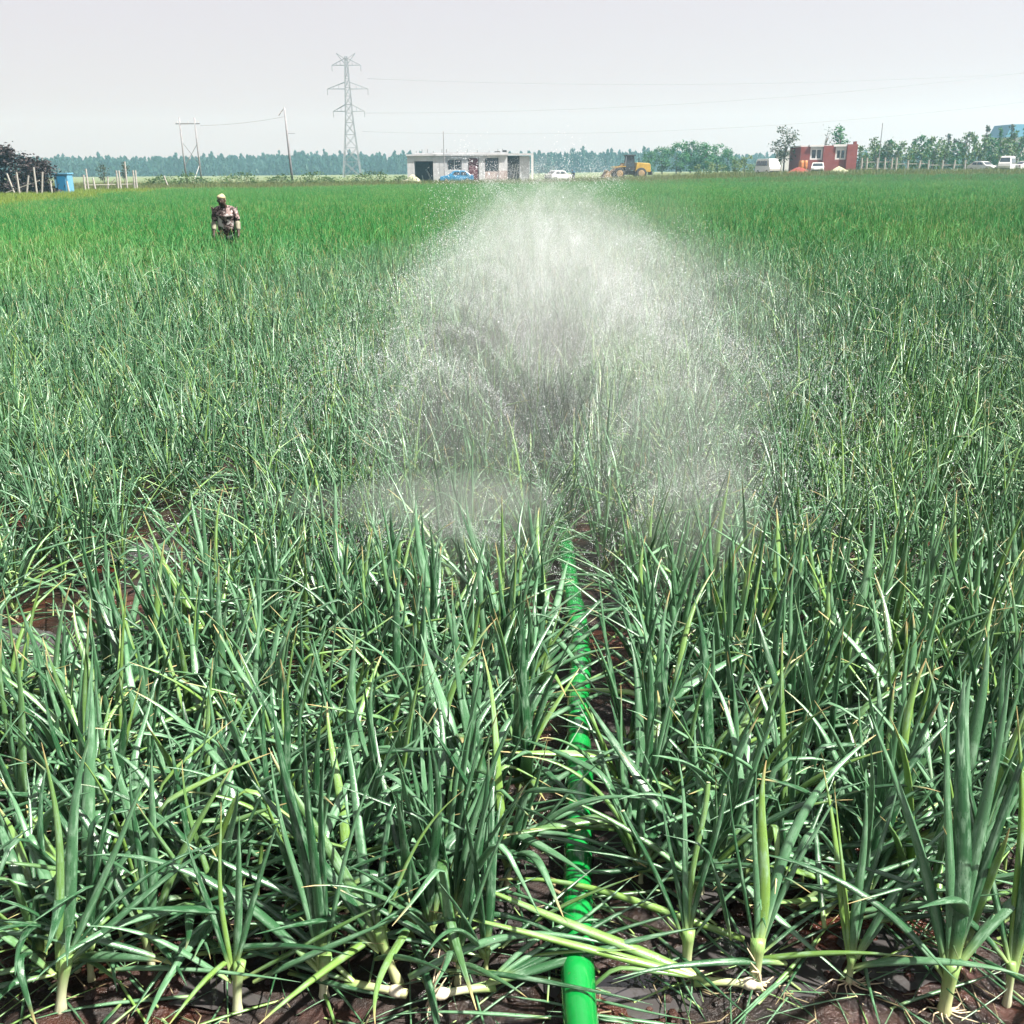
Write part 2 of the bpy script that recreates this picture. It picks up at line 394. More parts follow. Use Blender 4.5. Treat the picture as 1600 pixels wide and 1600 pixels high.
# puddles of irrigation water lying in the low spots
def puddle(px, py, rx, ry):
    c = G(px, py); n = 26; V = [(c.x, c.y, 0)]; ph = rng.random(4) * 6
    for k in range(n):
        a = 2 * math.pi * k / n; q = 1 + 0.22 * math.sin(2 * a + ph[0]) + 0.16 * math.sin(3 * a + ph[1]) + 0.1 * math.sin(7 * a + ph[2])
        V.append((c.x + rx * q * math.cos(a), c.y + ry * q * math.sin(a), 0))
    zs = np.mean([gz(v[0], v[1]) for v in V]) + 0.004
    V = [(x, y, zs) for x, y, _ in V]
    tag(mobj('puddle', mkmesh('puddle', V, [[0, 1 + k, 1 + (k + 1) % n] for k in range(n)], M['water'])), kind='structure')
for a in [(1140, 1490, .16, .10), (1010, 1550, .22, .09), (1230, 1530, .2, .08), (1400, 1500, .16, .1), (330, 1545, .14, .05),
          (30, 990, .42, .2), (190, 862, .42, .2), (110, 1010, .2, .12), (330, 805, .3, .14), (250, 1235, .22, .12), (30, 1260, .2, .12), (400, 950, .2, .15), (700, 1440, .16, .08), (1060, 1420, .14, .1)]:
    puddle(*a)

# ------------------------------------------------------------------ onion crop
def leaf_geo(lean, droop, power=1.6, kink=None, r0=0.02, nseg=13, sides=8, cut=False, flat=0.72, wob=0.02, w=None):
    """one hollow tapering onion leaf of length 1 rising from the origin and arching towards +x"""
    ts = np.linspace(0, 1, nseg + 1); th = lean + droop * ts ** power
    if kink: th = th + kink[1] * sst(kink[0] - 0.035, kink[0] + 0.035, ts)
    dx, dz = np.sin(th), np.cos(th)
    x = np.concatenate([[0], np.cumsum((dx[1:] + dx[:-1]) / 2 / nseg)]); z = np.concatenate([[0], np.cumsum((dz[1:] + dz[:-1]) / 2 / nseg)])
    w = rng.random(2) * 6 if w is None else w
    y = wob * np.sin(ts * 4 + w[0]) * ts
    rad = r0 * (0.62 + 0.38 * sst(0, 0.28, ts)) * ((1 - 0.25 * ts) if cut else (1 - ts ** 2.3 * 0.95))
    fl = np.full(nseg + 1, flat)
    if kink: fl = fl * (1 - 0.65 * np.exp(-((ts - kink[0]) / 0.05) ** 2))
    a = np.arange(sides) * 2 * math.pi / sides
    N = np.stack([dz, np.zeros_like(dx), -dx], 1)
    Pn = np.stack([x, y, z], 1)
    V = Pn[:, None, :] + rad[:, None, None] * (np.sin(a)[None, :, None] * np.array([0, 1, 0])[None, None, :] + (fl[:, None] * np.cos(a)[None, :])[..., None] * N[:, None, :])
    V = V.reshape(-1, 3)
    i = np.arange(nseg)[:, None] * sides; k = np.arange(sides)[None, :]; k2 = (k + 1) % sides
    Fq = np.stack([i + k, i + k2, i + sides + k2, i + sides + k], -1).reshape(-1, 4)
    lv = np.repeat(ts, sides); lu = np.tile(np.abs(((a / math.pi + 1) % 2) - 1), nseg + 1)
    if cut: lv = lv * 0.8
    return V, Fq, lv, lu

def xform(V, rz=0.0, sc=1.0, loc=(0, 0, 0), tilt=0.0, tdir=0.0):
    V = V * sc
    c, s_ = math.cos(rz), math.sin(rz); V = V @ np.array([[c, s_, 0], [-s_, c, 0], [0, 0, 1]])
    if tilt:
        m = np.array(Matrix.Rotation(tilt, 3, Vector((-math.sin(tdir), math.cos(tdir), 0)))); V = V @ m.T
    return V + np.asarray(loc)

class Acc:
    def __init__(s): s.V = []; s.F = []; s.lv = []; s.lu = []; s.rn = []; s.n = 0
    def add(s, geo, rnd, **k):
        V, Fq, lv, lu = geo; s.V.append(xform(V, **k)); s.F.append(Fq + s.n); s.n += len(V)
        s.lv.append(lv); s.lu.append(lu); s.rn.append(np.full(len(V), rnd))
    def mesh(s, name, mat, smooth=True):
        return mkmesh(name, np.concatenate(s.V), np.concatenate(s.F), mat, smooth,
                      dict(lv=np.concatenate(s.lv), lu=np.concatenate(s.lu), rnd=np.concatenate(s.rn)))

U = lambda a, b: float(rng.uniform(a, b))
def rand_leaf(kind, **k):
    if kind == 'up': return leaf_geo(U(.0, .12), U(-.05, .42), U(1.2, 2.2), **k)
    if kind == 'arch': return leaf_geo(U(.1, .4), U(.45, 1.25), U(1.1, 2.2), **k)
    if kind == 'kink': return leaf_geo(U(.05, .3), U(.05, .35), 1.5, (U(.3, .72), U(.6, 2.0)), **k)
    if kind == 'low': return leaf_geo(U(.8, 1.25), U(.05, .5), U(.7, 1.4), **k)
    if kind == 'cut': return leaf_geo(U(.0, .15), U(.0, .3), 1.5, cut=True, **k)
KINDS_N = dict(up=16, arch=14, kink=10, low=10, cut=4)
LEAF = {}
for kd, n in KINDS_N.items():
    LEAF[kd] = []
    for i in range(n):
        ge = rand_leaf(kd, r0=U(.013, .028), nseg=16, sides=8, wob=U(.01, .045))
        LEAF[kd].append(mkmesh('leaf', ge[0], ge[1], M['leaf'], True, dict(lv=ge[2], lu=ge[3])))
# cut leaves get a pale open end
CUTCAP = MB().ell((0, 0, 0), .015, .011, .004, 8, 4).mesh('cut_end', M['cut'], True)

def stem_mesh(h, r, bend):
    ts = np.linspace(0, 1, 7); n = 9; a = np.arange(n) * 2 * math.pi / n
    rad = r * (1.25 - 0.55 * sst(0, .3, ts) + 0.25 * sst(.5, 1, ts)); rad[0] *= .7
    V = np.stack([(bend * ts ** 2)[:, None] + rad[:, None] * np.cos(a), rad[:, None] * np.sin(a), np.repeat((h * ts - 0.03)[:, None], n, 1)], -1).reshape(-1, 3)
    i = np.arange(6)[:, None] * n; k = np.arange(n)[None, :]; k2 = (k + 1) % n
    Fq = np.stack([i + k, i + k2, i + n + k2, i + n + k], -1).reshape(-1, 4).tolist() + [list(range(6 * n, 7 * n))]
    return mkmesh('stem', V, Fq, M['stem'], True, dict(lv=np.repeat(ts, n), lu=np.tile(np.abs(((a / math.pi + 1) % 2) - 1), 7)))
STEMS = [(h, stem_mesh(h + .03, r, b)) for h, r, b in [(.09, .012, .0), (.11, .014, .012), (.13, .013, -.01), (.15, .015, .02), (.12, .017, .0)]]

def root_mesh():
    m = MB()
    for k in range(9):
        a = U(0, 6.28); L = U(.04, .11)
        m.tube([(0, 0, .005), (L * .4 * math.cos(a), L * .4 * math.sin(a), .008), (L * math.cos(a + .4), L * math.sin(a + .4), -.002)], [.0028, .002, .001], 4)
    return m.mesh('roots', M['root'], True)
ROOTS = root_mesh()

def hose_x(y): return float(np.interp(y, [0, 1.97, 2.62, 3.85, 4.67, 5.3, 20], [.13, .163, .196, .29, .30, .293, .36]))

def onion(loc, leaves, stem=0, label='', group=None, roots=False, rz=0.0, tilt=0.0, ssc=1.0, wide=1.25):
    """leaves: (kind, azimuth, outward tilt, length)"""
    root = thing('onion_plant', label, 'onion plant', loc, rz, group)
    if tilt: root.rotation_euler = (0, tilt, rz)
    h, me = STEMS[stem]
    mobj('stem', me, root, sc=ssc)
    for j, (kd, az, tl, L) in enumerate(leaves):
        lm = LEAF[kd][int(rng.integers(len(LEAF[kd])))]
        o = mobj('leaf', lm, root, (0.006 * math.cos(az), 0.006 * math.sin(az), h * ssc * (0.62 + 0.3 * (j % 4) / 4)), (0, tl, az), (L, L * wide * (.85 + .3 * ((j * 7) % 5) / 4), L))
        if kd == 'cut':
            v = lm.vertices; e = sum((v[i].co for i in range(len(v) - 8, len(v))), Vector()) / 8
            d = e - sum((v[i].co for i in range(len(v) - 16, len(v) - 8)), Vector()) / 8
            mobj('cut_end', CUTCAP, o, e, (0, math.atan2(d.x, d.z), 0))
    if roots: mobj('roots', ROOTS, root)
    return root

def gen_leaves(rot, nl, style):
    out = []
    for j in range(nl):
        az = rot + (math.pi if j % 2 else 0) + rng.normal(0, .5)
        q = j / max(nl - 1, 1)                                   # outer leaves first
        r = rng.random()
        if style == 'lodged': kd = 'low' if r < .42 else 'arch' if r < .62 else 'kink' if r < .8 else 'up'
        elif style == 'stiff': kd = 'up' if r < .74 else 'arch' if r < .9 else 'kink'
        else: kd = 'up' if r < .5 else 'arch' if r < .7 else 'kink' if r < .88 else 'low'
        tl = (1 - q) * U(.15, .5) + U(0, .1) if kd != 'low' else U(0, .25)
        out.append((kd, az, tl, U(.44, .68) * (0.82 + 0.25 * q) * (0.9 if kd == 'low' else 1)))
    return out

# bare, flooded patches in the crop (from above)
BARE = [(G(205, 955), .34, .62), (G(105, 1015), .4, .55), (G(0, 1080), .45, .45), (G(310, 830), .36, .5), (G(430, 1090), .16, .14), (G(1230, 1470), .1, .1)]
def blocked(x, y):
    if abs(x - hose_x(y)) < ((.13 if x < hose_x(y) else .17) if y < 4.6 else .1 if y < 5.3 else .02): return True
    for c, a, b in BARE:
        if ((x - c.x) / a) ** 2 + ((y - c.y) / b) ** 2 < 1: return True
    return False

# named plants of the front row
H = math.pi / 2
def hero(px, py, label, leaves, **k):
    c = G(px, py); c.z = gz(c.x, c.y)
    return onion((c.x, c.y, c.z), leaves, label=label, group='onion plants of the front row', **k)
FR = []
def heroes():
    hero(95, 1578, 'onion plant with thick pale yellow stem at the far left end of the front row',
         [('up', 2.0, .05, .66), ('up', .6, .3, .62), ('up', 1.3, .12, .6), ('arch', .3, .35, .6), ('arch', 3.4, .5, .5), ('low', 3.6, .3, .5), ('up', .2, .6, .55)], stem=3, ssc=1.15, tilt=.12)
    hero(238, 1515, 'onion plant with short yellow stem behind the muddy front edge, second from left',
         [('up', 1.6, .05, .5), ('arch', 2.5, .3, .6), ('up', .4, .35, .55), ('low', .1, .1, .5), ('up', 1.1, .2, .55)], stem=2)
    hero(370, 1572, 'onion plant on a bare white stem with broad bluish upright leaves in the front row',
         [('up', 1.9, .02, .5), ('up', 1.0, .18, .45), ('up', 2.6, .22, .42), ('up', .5, .3, .44), ('arch', 3.3, .4, .4)], stem=3, ssc=1.1)
    hero(505, 1545, 'tall onion plant with wide dark green leaves left of the fallen onions',
         [('up', 2.1, .05, .75), ('up', 1.3, .02, .72), ('up', .9, .1, .66), ('up', 2.6, .15, .62), ('arch', 3.1, .3, .7), ('up', .5, .22, .6), ('cut', 2.9, .75, .26)], stem=1, ssc=1.2)
    hero(620, 1532, 'onion plant with curved white stem bending up out of red soil',
         [('up', 2.5, .12, .62), ('up', 2.0, .2, .6), ('arch', 1.5, .2, .6), ('kink', .9, .3, .5), ('up', 3.0, .4, .6), ('arch', .2, .3, .5)], stem=3, tilt=-.35, ssc=1.15)
    hero(1072, 1518, 'onion plant with yellow stub and leaves cut off blunt, just right of the hose',
         [('cut', 2.7, .3, .42), ('cut', 1.3, .06, .44), ('up', 1.8, .12, .5), ('cut', .8, .15, .4), ('up', 2.2, .2, .46), ('arch', .4, .5, .4)], stem=4, ssc=1.1, roots=True)
    hero(1178, 1545, 'onion plant with bright green split stem and one thick leaf leaning right',
         [('cut', .35, .95, .36), ('up', 1.9, .05, .52), ('up', 1.3, .12, .5), ('arch', .8, .3, .7), ('up', .6, .35, .5), ('up', 2.5, .2, .5)], stem=4, ssc=1.25, roots=True)
    hero(1325, 1545, 'onion plant with short white base in the wet mud between two larger plants',
         [('up', 2.3, .12, .5), ('up', 1.5, .03, .52), ('up', .9, .15, .5), ('arch', .3, .3, .5), ('arch', 5.8, .6, .42), ('up', 1.9, .3, .52)], stem=0, roots=True)
    hero(1475, 1580, 'onion plant with pale cut stubs under a big dark fan of leaves',
         [('cut', .5, .55, .2), ('up', 1.4, .05, .8), ('up', 1.0, .15, .8), ('up', .7, .28, .75), ('up', 1.9, .1, .78), ('up', 2.3, .25, .7), ('arch', .4, .4, .7), ('up', 1.2, .3, .75), ('arch', 2.8, .35, .6)], stem=4, ssc=1.3, roots=True)
    hero(1575, 1560, 'onion plant cropped by the right edge with steep dark leaves',
         [('up', 2.0, .1, .75), ('up', 1.4, .05, .8), ('up', 2.5, .3, .7), ('arch', 2.9, .4, .6), ('up', 1.0, .2, .7)], stem=2)
heroes()

# two uprooted onions lying on the mud at the hose
def lying(px, py, label, az, leaves, roots=True):
    c = G(px, py); root = thing('fallen_onion', label, 'onion plant', (c.x, c.y, gz(c.x, c.y) + .035), az)
    mobj('stem', STEMS[3][1], root, rot=(0, 1.5, 0), sc=.95)
    MB().ell((.0, 0, 0), .024, .017, .017, 10, 6).build('bulb', M['bulb'], root, True)
    for kd, daz, tl, L in leaves:
        mobj('leaf', LEAF[kd][int(rng.integers(len(LEAF[kd])))], root, (.12, 0, .005), (0, tl, daz), L)
    if roots: mobj('roots', ROOTS, root, (-.02, 0, 0), (0, -1.3, 0), 1.3)
lying(690, 1562, 'uprooted onion with white bulb lying left of the hose, leaves across it', .22, [('up', .0, 1.22, .6), ('up', .12, 1.28, .55), ('up', -.1, 1.3, .58), ('up', .25, 1.2, .5), ('arch', .3, .95, .45)])
lying(1170, 1556, 'uprooted onion with bare white roots lying right of the hose, long leaf over it', math.pi - .12, [('up', 0, 1.3, .74), ('up', -.16, 1.26, .68), ('kink', .1, 1.2, .5)])
lying(620, 1562, 'small pale fallen onion lying on red mud with leaf arching to the left', math.pi - .25, [('arch', -.1, .55, .62), ('up', .1, 1.25, .4)], False)

# single leaves lying across the hose
def fallen(px0, py0, z0, px1, py1, z1, sag, r, label, mat='leaf', mid=None):
    a, b = G(px0, py0, z0), G(px1, py1, z1); n = 14; pts = []
    for i in range(n + 1):
        q = i / n; p = a.lerp(b, q); p.z += sag * 4 * q * (1 - q); p.y += .02 * math.sin(q * 5 + px0); pts.append(p)
    c = pts[0].copy(); rad = [r * (.7 + .3 * min(1, i / 4)) * (1 - (i / n) ** 2 * .85) for i in range(n + 1)]
    m = MB().tube([p - c for p in pts], rad, 7)
    me = mkmesh('fallen_leaf', m.v, m.f, M[mat], True, dict(lv=np.repeat(np.linspace(.1, 1, n + 1), 7), lu=np.tile(np.linspace(0, 1, 7), n + 1)))
    tag(mobj('fallen_leaf', me, None, c), label, 'onion leaf', 'loose onion leaves across the hose')
for a in [(1160, 1462, .05, 760, 1380, .1, .05, .012, 'long green leaf lying over the hose above the uprooted onions'),
          (740, 1308, .06, 1010, 1352, .1, .05, .010, 'leaf crossing the hose below its second dark band'),
          (1020, 1362, .06, 880, 1366, .12, .02, .009, 'short leaf resting on the hose from the cut plant'),
          (690, 1430, .1, 905, 1478, .1, .03, .011, 'leaf drooping on to the hose from the left tangle'),
          (640, 1520, .06, 960, 1470, .1, .05, .013, 'pale leaf crossing low on the hose front'),
          (780, 1180, .25, 985, 1060, .12, .03, .011, 'leaf slanting up across the hose at its glossy stretch'),
          (1080, 1220, .12, 870, 1130, .15, .04, .010, 'leaf crossing the hose from the right tangle')]:
    fallen(*a[:8], a[8])
# curled dry root caught on the hose
cr = [(850, 1368, .09), (868, 1376, .1), (862, 1390, .1), (878, 1397, .105), (890, 1384, .11), (905, 1390, .112), (922, 1388, .1)]
pts = [G(x, y, z) for x, y, z in cr]; c0 = pts[0].copy()
tag(MB().tube([p - c0 for p in pts], [.003, .006, .007, .007, .006, .005, .002], 6).build('dry_root', M['straw'], None, True, loc=c0),
    'curled pale dry root caught on top of the hose', 'root')

# the 300 nearest plants are things of their own; the rest is one stuff object
cands = []
for iy in range(0, 400):
    y0 = 2.08 + iy * .15 if iy < 12 else 3.88 + (iy - 12) * .175
    if y0 > 42: break
    half = (y0 * math.cos(PITCH) + .7) * .54 + .5
    dx_ = .155 if iy < 12 else .175
    for ix in range(int(-half / dx_), int(half / dx_) + 1):
        x = ix * dx_ + rng.normal(0, .05) + (.1 if iy % 2 else 0); y = y0 + rng.normal(0, .055)
        if blocked(x, y): continue
        if y < 2.3 and rng.random() < .35: continue
        cands.append((x, y, iy))
cands.sort(key=lambda p: p[1])
def in_view(x, y):
    d = np.array([x, y, 0.3 - CAM_H]); dep = d @ _F
    return abs((d @ _Rt) / dep * F_PX) < 830
def clear_of_heroes(x, y):
    return all(math.hypot(x - h[0], y - h[1]) > .11 for h in HPOS)
HPOS = [(o.location.x, o.location.y) for o in COL.objects if o.name.startswith('onion_plant')]
single, rest = [], []
for p in cands:
    (single if len(single) < 286 and in_view(*p[:2]) and clear_of_heroes(*p[:2]) else rest).append(p)
rest = [p for p in rest if p[1] > 2.6 and clear_of_heroes(*p[:2])]
ORD = ('first second third fourth fifth sixth seventh eighth ninth tenth eleventh twelfth thirteenth fourteenth fifteenth sixteenth seventeenth eighteenth nineteenth twentieth '
       'twenty-first twenty-second twenty-third twenty-fourth twenty-fifth').split()
for x, y, row in single:
    left = x < hose_x(y); lod = .7 if y < 2.6 else (.62 if left else .3) if y < 3.6 else .24
    style = 'lodged' if rng.random() < lod else ('stiff' if not left and y < 4 else 'mixed')
    where = 'left' if left else 'right'
    zone, grp = ('front', 'nearest rows') if y < 3.4 else ('dense', 'rows behind the front ones')
    lab = f'green onion plant in the tangled nearest rows on the {where} of the hose' if y < 3.4 else f'green onion plant in the dense rows behind the front ones, {where} of the hose'
    if row < 25:
        nth = sum(1 for q in single if q[2] == row and (q[0] < hose_x(q[1])) == left and abs(q[0] - hose_x(q[1])) < abs(x - hose_x(y)))
        lab = f'onion plant in the {ORD[row]} row from the mud, {ORD[min(nth, 24)]} {where} of the hose'
    onion((x, y, gz(x, y)), gen_leaves(U(0, 6.28), int(rng.integers(8, 11)), style), stem=int(rng.integers(0, 5)), label=lab, ssc=U(.6, .95), wide=1.4 if y < 3.2 else 1.2,
          group=f'onion plants {where} of the hose, {grp}')

def gn_instances(name, pts, rots, scl, idx_, protos, label=None, kind='stuff', cat=None):
    pc = bpy.data.collections.new(name + '_kinds')               # library of shapes, not linked to the scene
    for i, me in enumerate(protos):
        pc.objects.link(bpy.data.objects.new(f'{name}_kind_{i:02d}', me))
    me = bpy.data.meshes.new(name); me.from_pydata(np.asarray(pts).tolist(), [], [])
    a = me.attributes.new('rot', 'FLOAT_VECTOR', 'POINT'); a.data.foreach_set('vector', np.asarray(rots, np.float32).ravel())
    a = me.attributes.new('scl', 'FLOAT', 'POINT'); a.data.foreach_set('value', np.asarray(scl, np.float32))
    a = me.attributes.new('kind', 'INT', 'POINT'); a.data.foreach_set('value', np.asarray(idx_, np.int32))
    o = mobj(name, me)
    ng = bpy.data.node_groups.new(name, 'GeometryNodeTree')
    ng.interface.new_socket('Geometry', in_out='INPUT', socket_type='NodeSocketGeometry'); ng.interface.new_socket('Geometry', in_out='OUTPUT', socket_type='NodeSocketGeometry')
    N = ng.nodes; gi = N.new('NodeGroupInput'); go = N.new('NodeGroupOutput'); ip = N.new('GeometryNodeInstanceOnPoints')
    ci = N.new('GeometryNodeCollectionInfo'); ci.inputs['Collection'].default_value = pc; ci.inputs['Separate Children'].default_value = True; ci.inputs['Reset Children'].default_value = True
    def na(nm, tp):
        q = N.new('GeometryNodeInputNamedAttribute'); q.data_type = tp; q.inputs[0].default_value = nm; return q.outputs[0]
    L = ng.links
    L.new(gi.outputs[0], ip.inputs['Points']); L.new(ci.outputs[0], ip.inputs['Instance']); ip.inputs['Pick Instance'].default_value = True
    L.new(na('kind', 'INT'), ip.inputs['Instance Index']); L.new(na('rot', 'FLOAT_VECTOR'), ip.inputs['Rotation']); L.new(na('scl', 'FLOAT'), ip.inputs['Scale'])
    L.new(ip.outputs[0], go.inputs[0])
    md = o.modifiers.new('instances', 'NODES'); md.node_group = ng
    return tag(o, label, cat, None, kind)

def plant_acc(A, x, y, nl, style, nseg, sides, hsc=1.0, rr=1.0):
    rot = U(0, 6.28)
    for kd, az, tl, L in gen_leaves(rot, nl, style):
        ge = rand_leaf(kd, r0=U(.0095, .0165) * rr, nseg=nseg, sides=sides)
        V = xform(ge[0], 0, L * hsc); m = np.array(Matrix.Rotation(az, 3, 'Z') @ Matrix.Rotation(tl, 3, 'Y'))
        A.add((V @ m.T, ge[1], ge[2], ge[3]), rng.random(), loc=(x, y, .06))
PROTO = []
for i in range(18):
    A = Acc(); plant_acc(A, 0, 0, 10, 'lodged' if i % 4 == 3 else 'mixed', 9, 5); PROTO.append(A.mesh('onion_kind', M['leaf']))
pts = [(x, y, gz(x, y)) for x, y, _ in rest]
gn_instances('onion_crop', pts, [(rng.normal(0, .08), rng.normal(0, .08), U(0, 6.28)) for _ in pts], [U(.9, 1.15) * (1 + .27 * float(sst(6, 13, p[1]))) for p in pts],
             rng.integers(0, 18, len(pts)), PROTO, 'dense green onion crop covering the field beyond the near rows', cat='onion crop')
CL = []
for i in range(8):                                              # square-metre tufts for the far part of the field
    A = Acc()
    for k in range(24): plant_acc(A, U(-.55, .55), U(-.55, .55), 6, 'stiff', 4, 3, .95, 1.25)
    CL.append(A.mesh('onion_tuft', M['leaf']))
pts = []
y = 41.8
while y < 129:
    half = y * .53 + 4
    for x in np.arange(-half, half, 1.0):
        xx, yy = x + rng.normal(0, .2), y + rng.normal(0, .2)
        lim = 118 + 3 * math.sin(xx * .06) - 14 * float(sst(-8, -28, xx)) + 8 * float(sst(0, 60, xx))
        if yy < lim and xx > -24.5 - max(0, yy - 47) * .15 + 1.2 * math.sin(yy * .3): pts.append((xx, yy, float(g(xx, yy))))
    y += 1.0
gn_instances('far_onion_crop', pts, [(0, 0, U(0, 6.28)) for _ in pts], [U(1.0, 1.3) for _ in pts], rng.integers(0, 8, len(pts)), CL,
             'even green sheet of onion crop running to the field edge', cat='onion crop')

# loose leaves and straw on the mud
A = Acc()
for k in range(1700):
    x, y = U(-2.6, 2.7), 1.8 + abs(rng.normal(0, 1.6))
    if abs(x - hose_x(y)) < .1 and rng.random() < .7: continue
    ge = leaf_geo(1.42, U(-.1, .35), 1.3, r0=U(.008, .016), nseg=6, sides=5, w=(U(0, 6), 0))
    A.add(ge, rng.random(), rz=U(0, 6.28), sc=U(.12, .45), loc=(x, y, gz(x, y) + U(.01, .09) * min(1, max(0, y - 1.9))))
for k in range(900):
    y = 2.1 + abs(rng.normal(0, 1.3)); half = y * .5 + .6; x = U(-half, half)
    if abs(x - hose_x(y)) < .17 or (abs(x - hose_x(y)) < .5 and rng.random() < .6): continue
    ge = rand_leaf('low' if rng.random() < .7 else 'kink', r0=U(.014, .026), nseg=9, sides=6)
    A.add(ge, rng.random(), rz=(U(-.6, .9) if rng.random() < .6 else U(0, 6.28)), sc=U(.35, .62), loc=(x, y, gz(x, y) + U(.0, .12)))
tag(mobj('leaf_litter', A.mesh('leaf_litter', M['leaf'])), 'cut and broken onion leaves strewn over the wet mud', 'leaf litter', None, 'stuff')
mb = MB()
for k in range(130):
    x, y = U(-1.5, 1.7), 1.65 + abs(rng.normal(0, .5)); a = U(0, 6.28); L = U(.03, .14); z = gz(x, y) + .008
    mb.tube([(x, y, z), (x + L * .5 * math.cos(a), y + L * .5 * math.sin(a), z + U(0, .02)), (x + L * math.cos(a + .5), y + L * math.sin(a + .5), z)], [.0022, .002, .001], 4)
tag(mb.build('straw_litter', M['straw'], smooth=True), 'thin dry roots and straw scattered on the mud', 'straw', None, 'stuff')
mb = MB()
for k in range(650):
    x, y = U(-1.6, 1.8), 1.6 + abs(rng.normal(0, .55)); r = U(.004, .018)
    mb.ell((x, y, gz(x, y) + r * .3), r * U(.8, 1.4), r * U(.8, 1.4), r * U(.5, .9), 6, 4)
tag(mb.build('soil_crumbs', M['soil'], smooth=False), 'crumbs of wet dark soil along the field edge', 'soil', None, 'stuff')

# ------------------------------------------------------------------ hose
hose = thing('irrigation_hose', 'bright green inflated irrigation hose running away through the crop', 'hose', (hose_x(1.97), 1.97, 0))
ys = np.concatenate([np.arange(1.2, 6.2, .05), np.arange(6.2, 17, .3)])
def hr(y): return .046 * (1 - .1 * math.exp(-((y - 2.47) / .05) ** 2) + .04 * math.sin(y * 9) - .05 * math.exp(-((y - 3.3) / .04) ** 2))
pth = [Vector((hose_x(y) + .006 * math.sin(y * 5), y, hr(y) + .012 + .01 * math.sin(y * 2.1))) for y in ys]
off = Vector(hose.location)
MB().tube([p - off for p in pth], [hr(y) for y in ys], 20).build('tube', M['hose'], hose, True)
for y in (2.71, 2.9, 3.32, 3.62, 4.3):
    z = hr(y) + .012 + .01 * math.sin(y * 2.1); c = Vector((hose_x(y) + .006 * math.sin(y * 5), y, z)) - off
    MB().tube([c + Vector((0, -.009, 0)), c + Vector((.0005, .009, 0))], hr(y) + .0025, 20).build('band', M['hoseband'], hose, True)

# ------------------------------------------------------------------ water spray over the hose
dp = []; ds = []
def jet(hy, ang, v, n, fwd=0.0, spread=.05, drag=.6):           # one fine jet of drops on its curved path
    vx, vz = v * math.sin(ang), v * math.cos(ang); T = (vz + math.sqrt(vz * vz + 1.6)) / 9.81
    tt = rng.random(n) ** .75 * T; sp = .008 + spread * tt ** 1.4
    x = hose_x(hy) + vx * tt * drag + .07 * tt + rng.normal(0, 1, n) * sp; z = .09 + vz * tt - 4.9 * tt * tt + rng.normal(0, 1, n) * sp
    y = hy + fwd * tt + rng.normal(0, 1, n) * sp
    dp.extend(zip(x.tolist(), y.tolist(), np.maximum(z, .06).tolist())); q = rng.random(n); ds.extend(np.where(q < .992, .2 + .24 * q, .6 + .4 * rng.random(n)).tolist())
for hy in np.arange(4.35, 17.5, .42):
    for a0 in (-.62, -.44, -.27, -.1, .05, .2, .36, .52, .68):
        jet(hy + rng.normal(0, .08), a0 + rng.normal(0, .05), U(5.0, 6.45) if abs(a0) < .3 else U(4.6, 6.0), int(U(800, 1500)), rng.normal(0, .3), U(.03, .1))
jet(4.5, -1.0, 4.9, 2600, -.1, .2, .62); jet(4.62, -1.08, 5.1, 2200, .1, .2, .62); jet(4.4, .72, 4.7, 3000, -.1, .2, .6); jet(5.3, .95, 4.0, 2600, -.2, .2, .7)
for k in range(30000):                                          # drift of stray drops to both sides
    y = 5.8 + abs(rng.normal(0, 5.5)); dp.append((.5 + rng.normal(.05 * y, .24 * y), y, .35 + abs(rng.normal(0, .45)) * math.exp(-abs(k % 7) * .05)))
    ds.append(U(.2, .5))
DROP = MB().ell((0, 0, 0), .0029, .0029, .0042, 6, 4).mesh('drop', M['drop'], True)
gn_instances('water_spray', dp, [(0, 0, 0)] * len(dp), ds, [0] * len(dp), [DROP], 'fan of fine water drops thrown up from the hose over the crop', cat='water spray')

def mist(d):                                                     # fine mist hanging in the spray, even density in each lobe
    t = NT('water_mist'); pv = t.n('ShaderNodeVolumePrincipled'); pv.inputs['Color'].default_value = (.97, .98, .98, 1)
    pv.inputs['Anisotropy'].default_value = 0.6; pv.inputs['Absorption Color'].default_value = (1, 1, 1, 1); pv.inputs['Density'].default_value = d
    t.l(pv.outputs[0], t.out.inputs['Volume']); return t.m
def lobe(name, c, rx, ry, rz, d, seed, par=None):
    m = MB().ell((0, 0, 0), 1, 1, 1, 40, 24); V = np.array(m.v)
    a = np.arctan2(V[:, 0], V[:, 1]); b = np.arcsin(np.clip(V[:, 2], -1, 1))
    q = 1 + .16 * vnoise(a * 1.0 + 9, b * 1.3 + 9, 1.6, seed) * np.cos(b) + .1 * vnoise(a + 9, b + 9, 4, seed + 1) * np.cos(b)
    V = V * q[:, None] * np.array([rx, ry, rz])
    return mobj(name, mkmesh(name, V, m.f, mist(d), True), par, c)
sm = tag(lobe('spray_mist', (.36, 11.5, .0), 3.6, 6.6, 1.5, .010, 1), 'white mist hanging over the sprinkling hose in the crop', 'mist', None, 'stuff')
LB = [(.36 + .02 * k, 10.9 - .2 * k, .0, w, 5.4 - .35 * k, h, .008) for k, (w, h) in enumerate([(2.3, 1.75), (1.75, 1.9), (1.35, 1.98), (1.05, 1.96), (.8, 1.9), (.58, 1.82), (.4, 1.7)])]
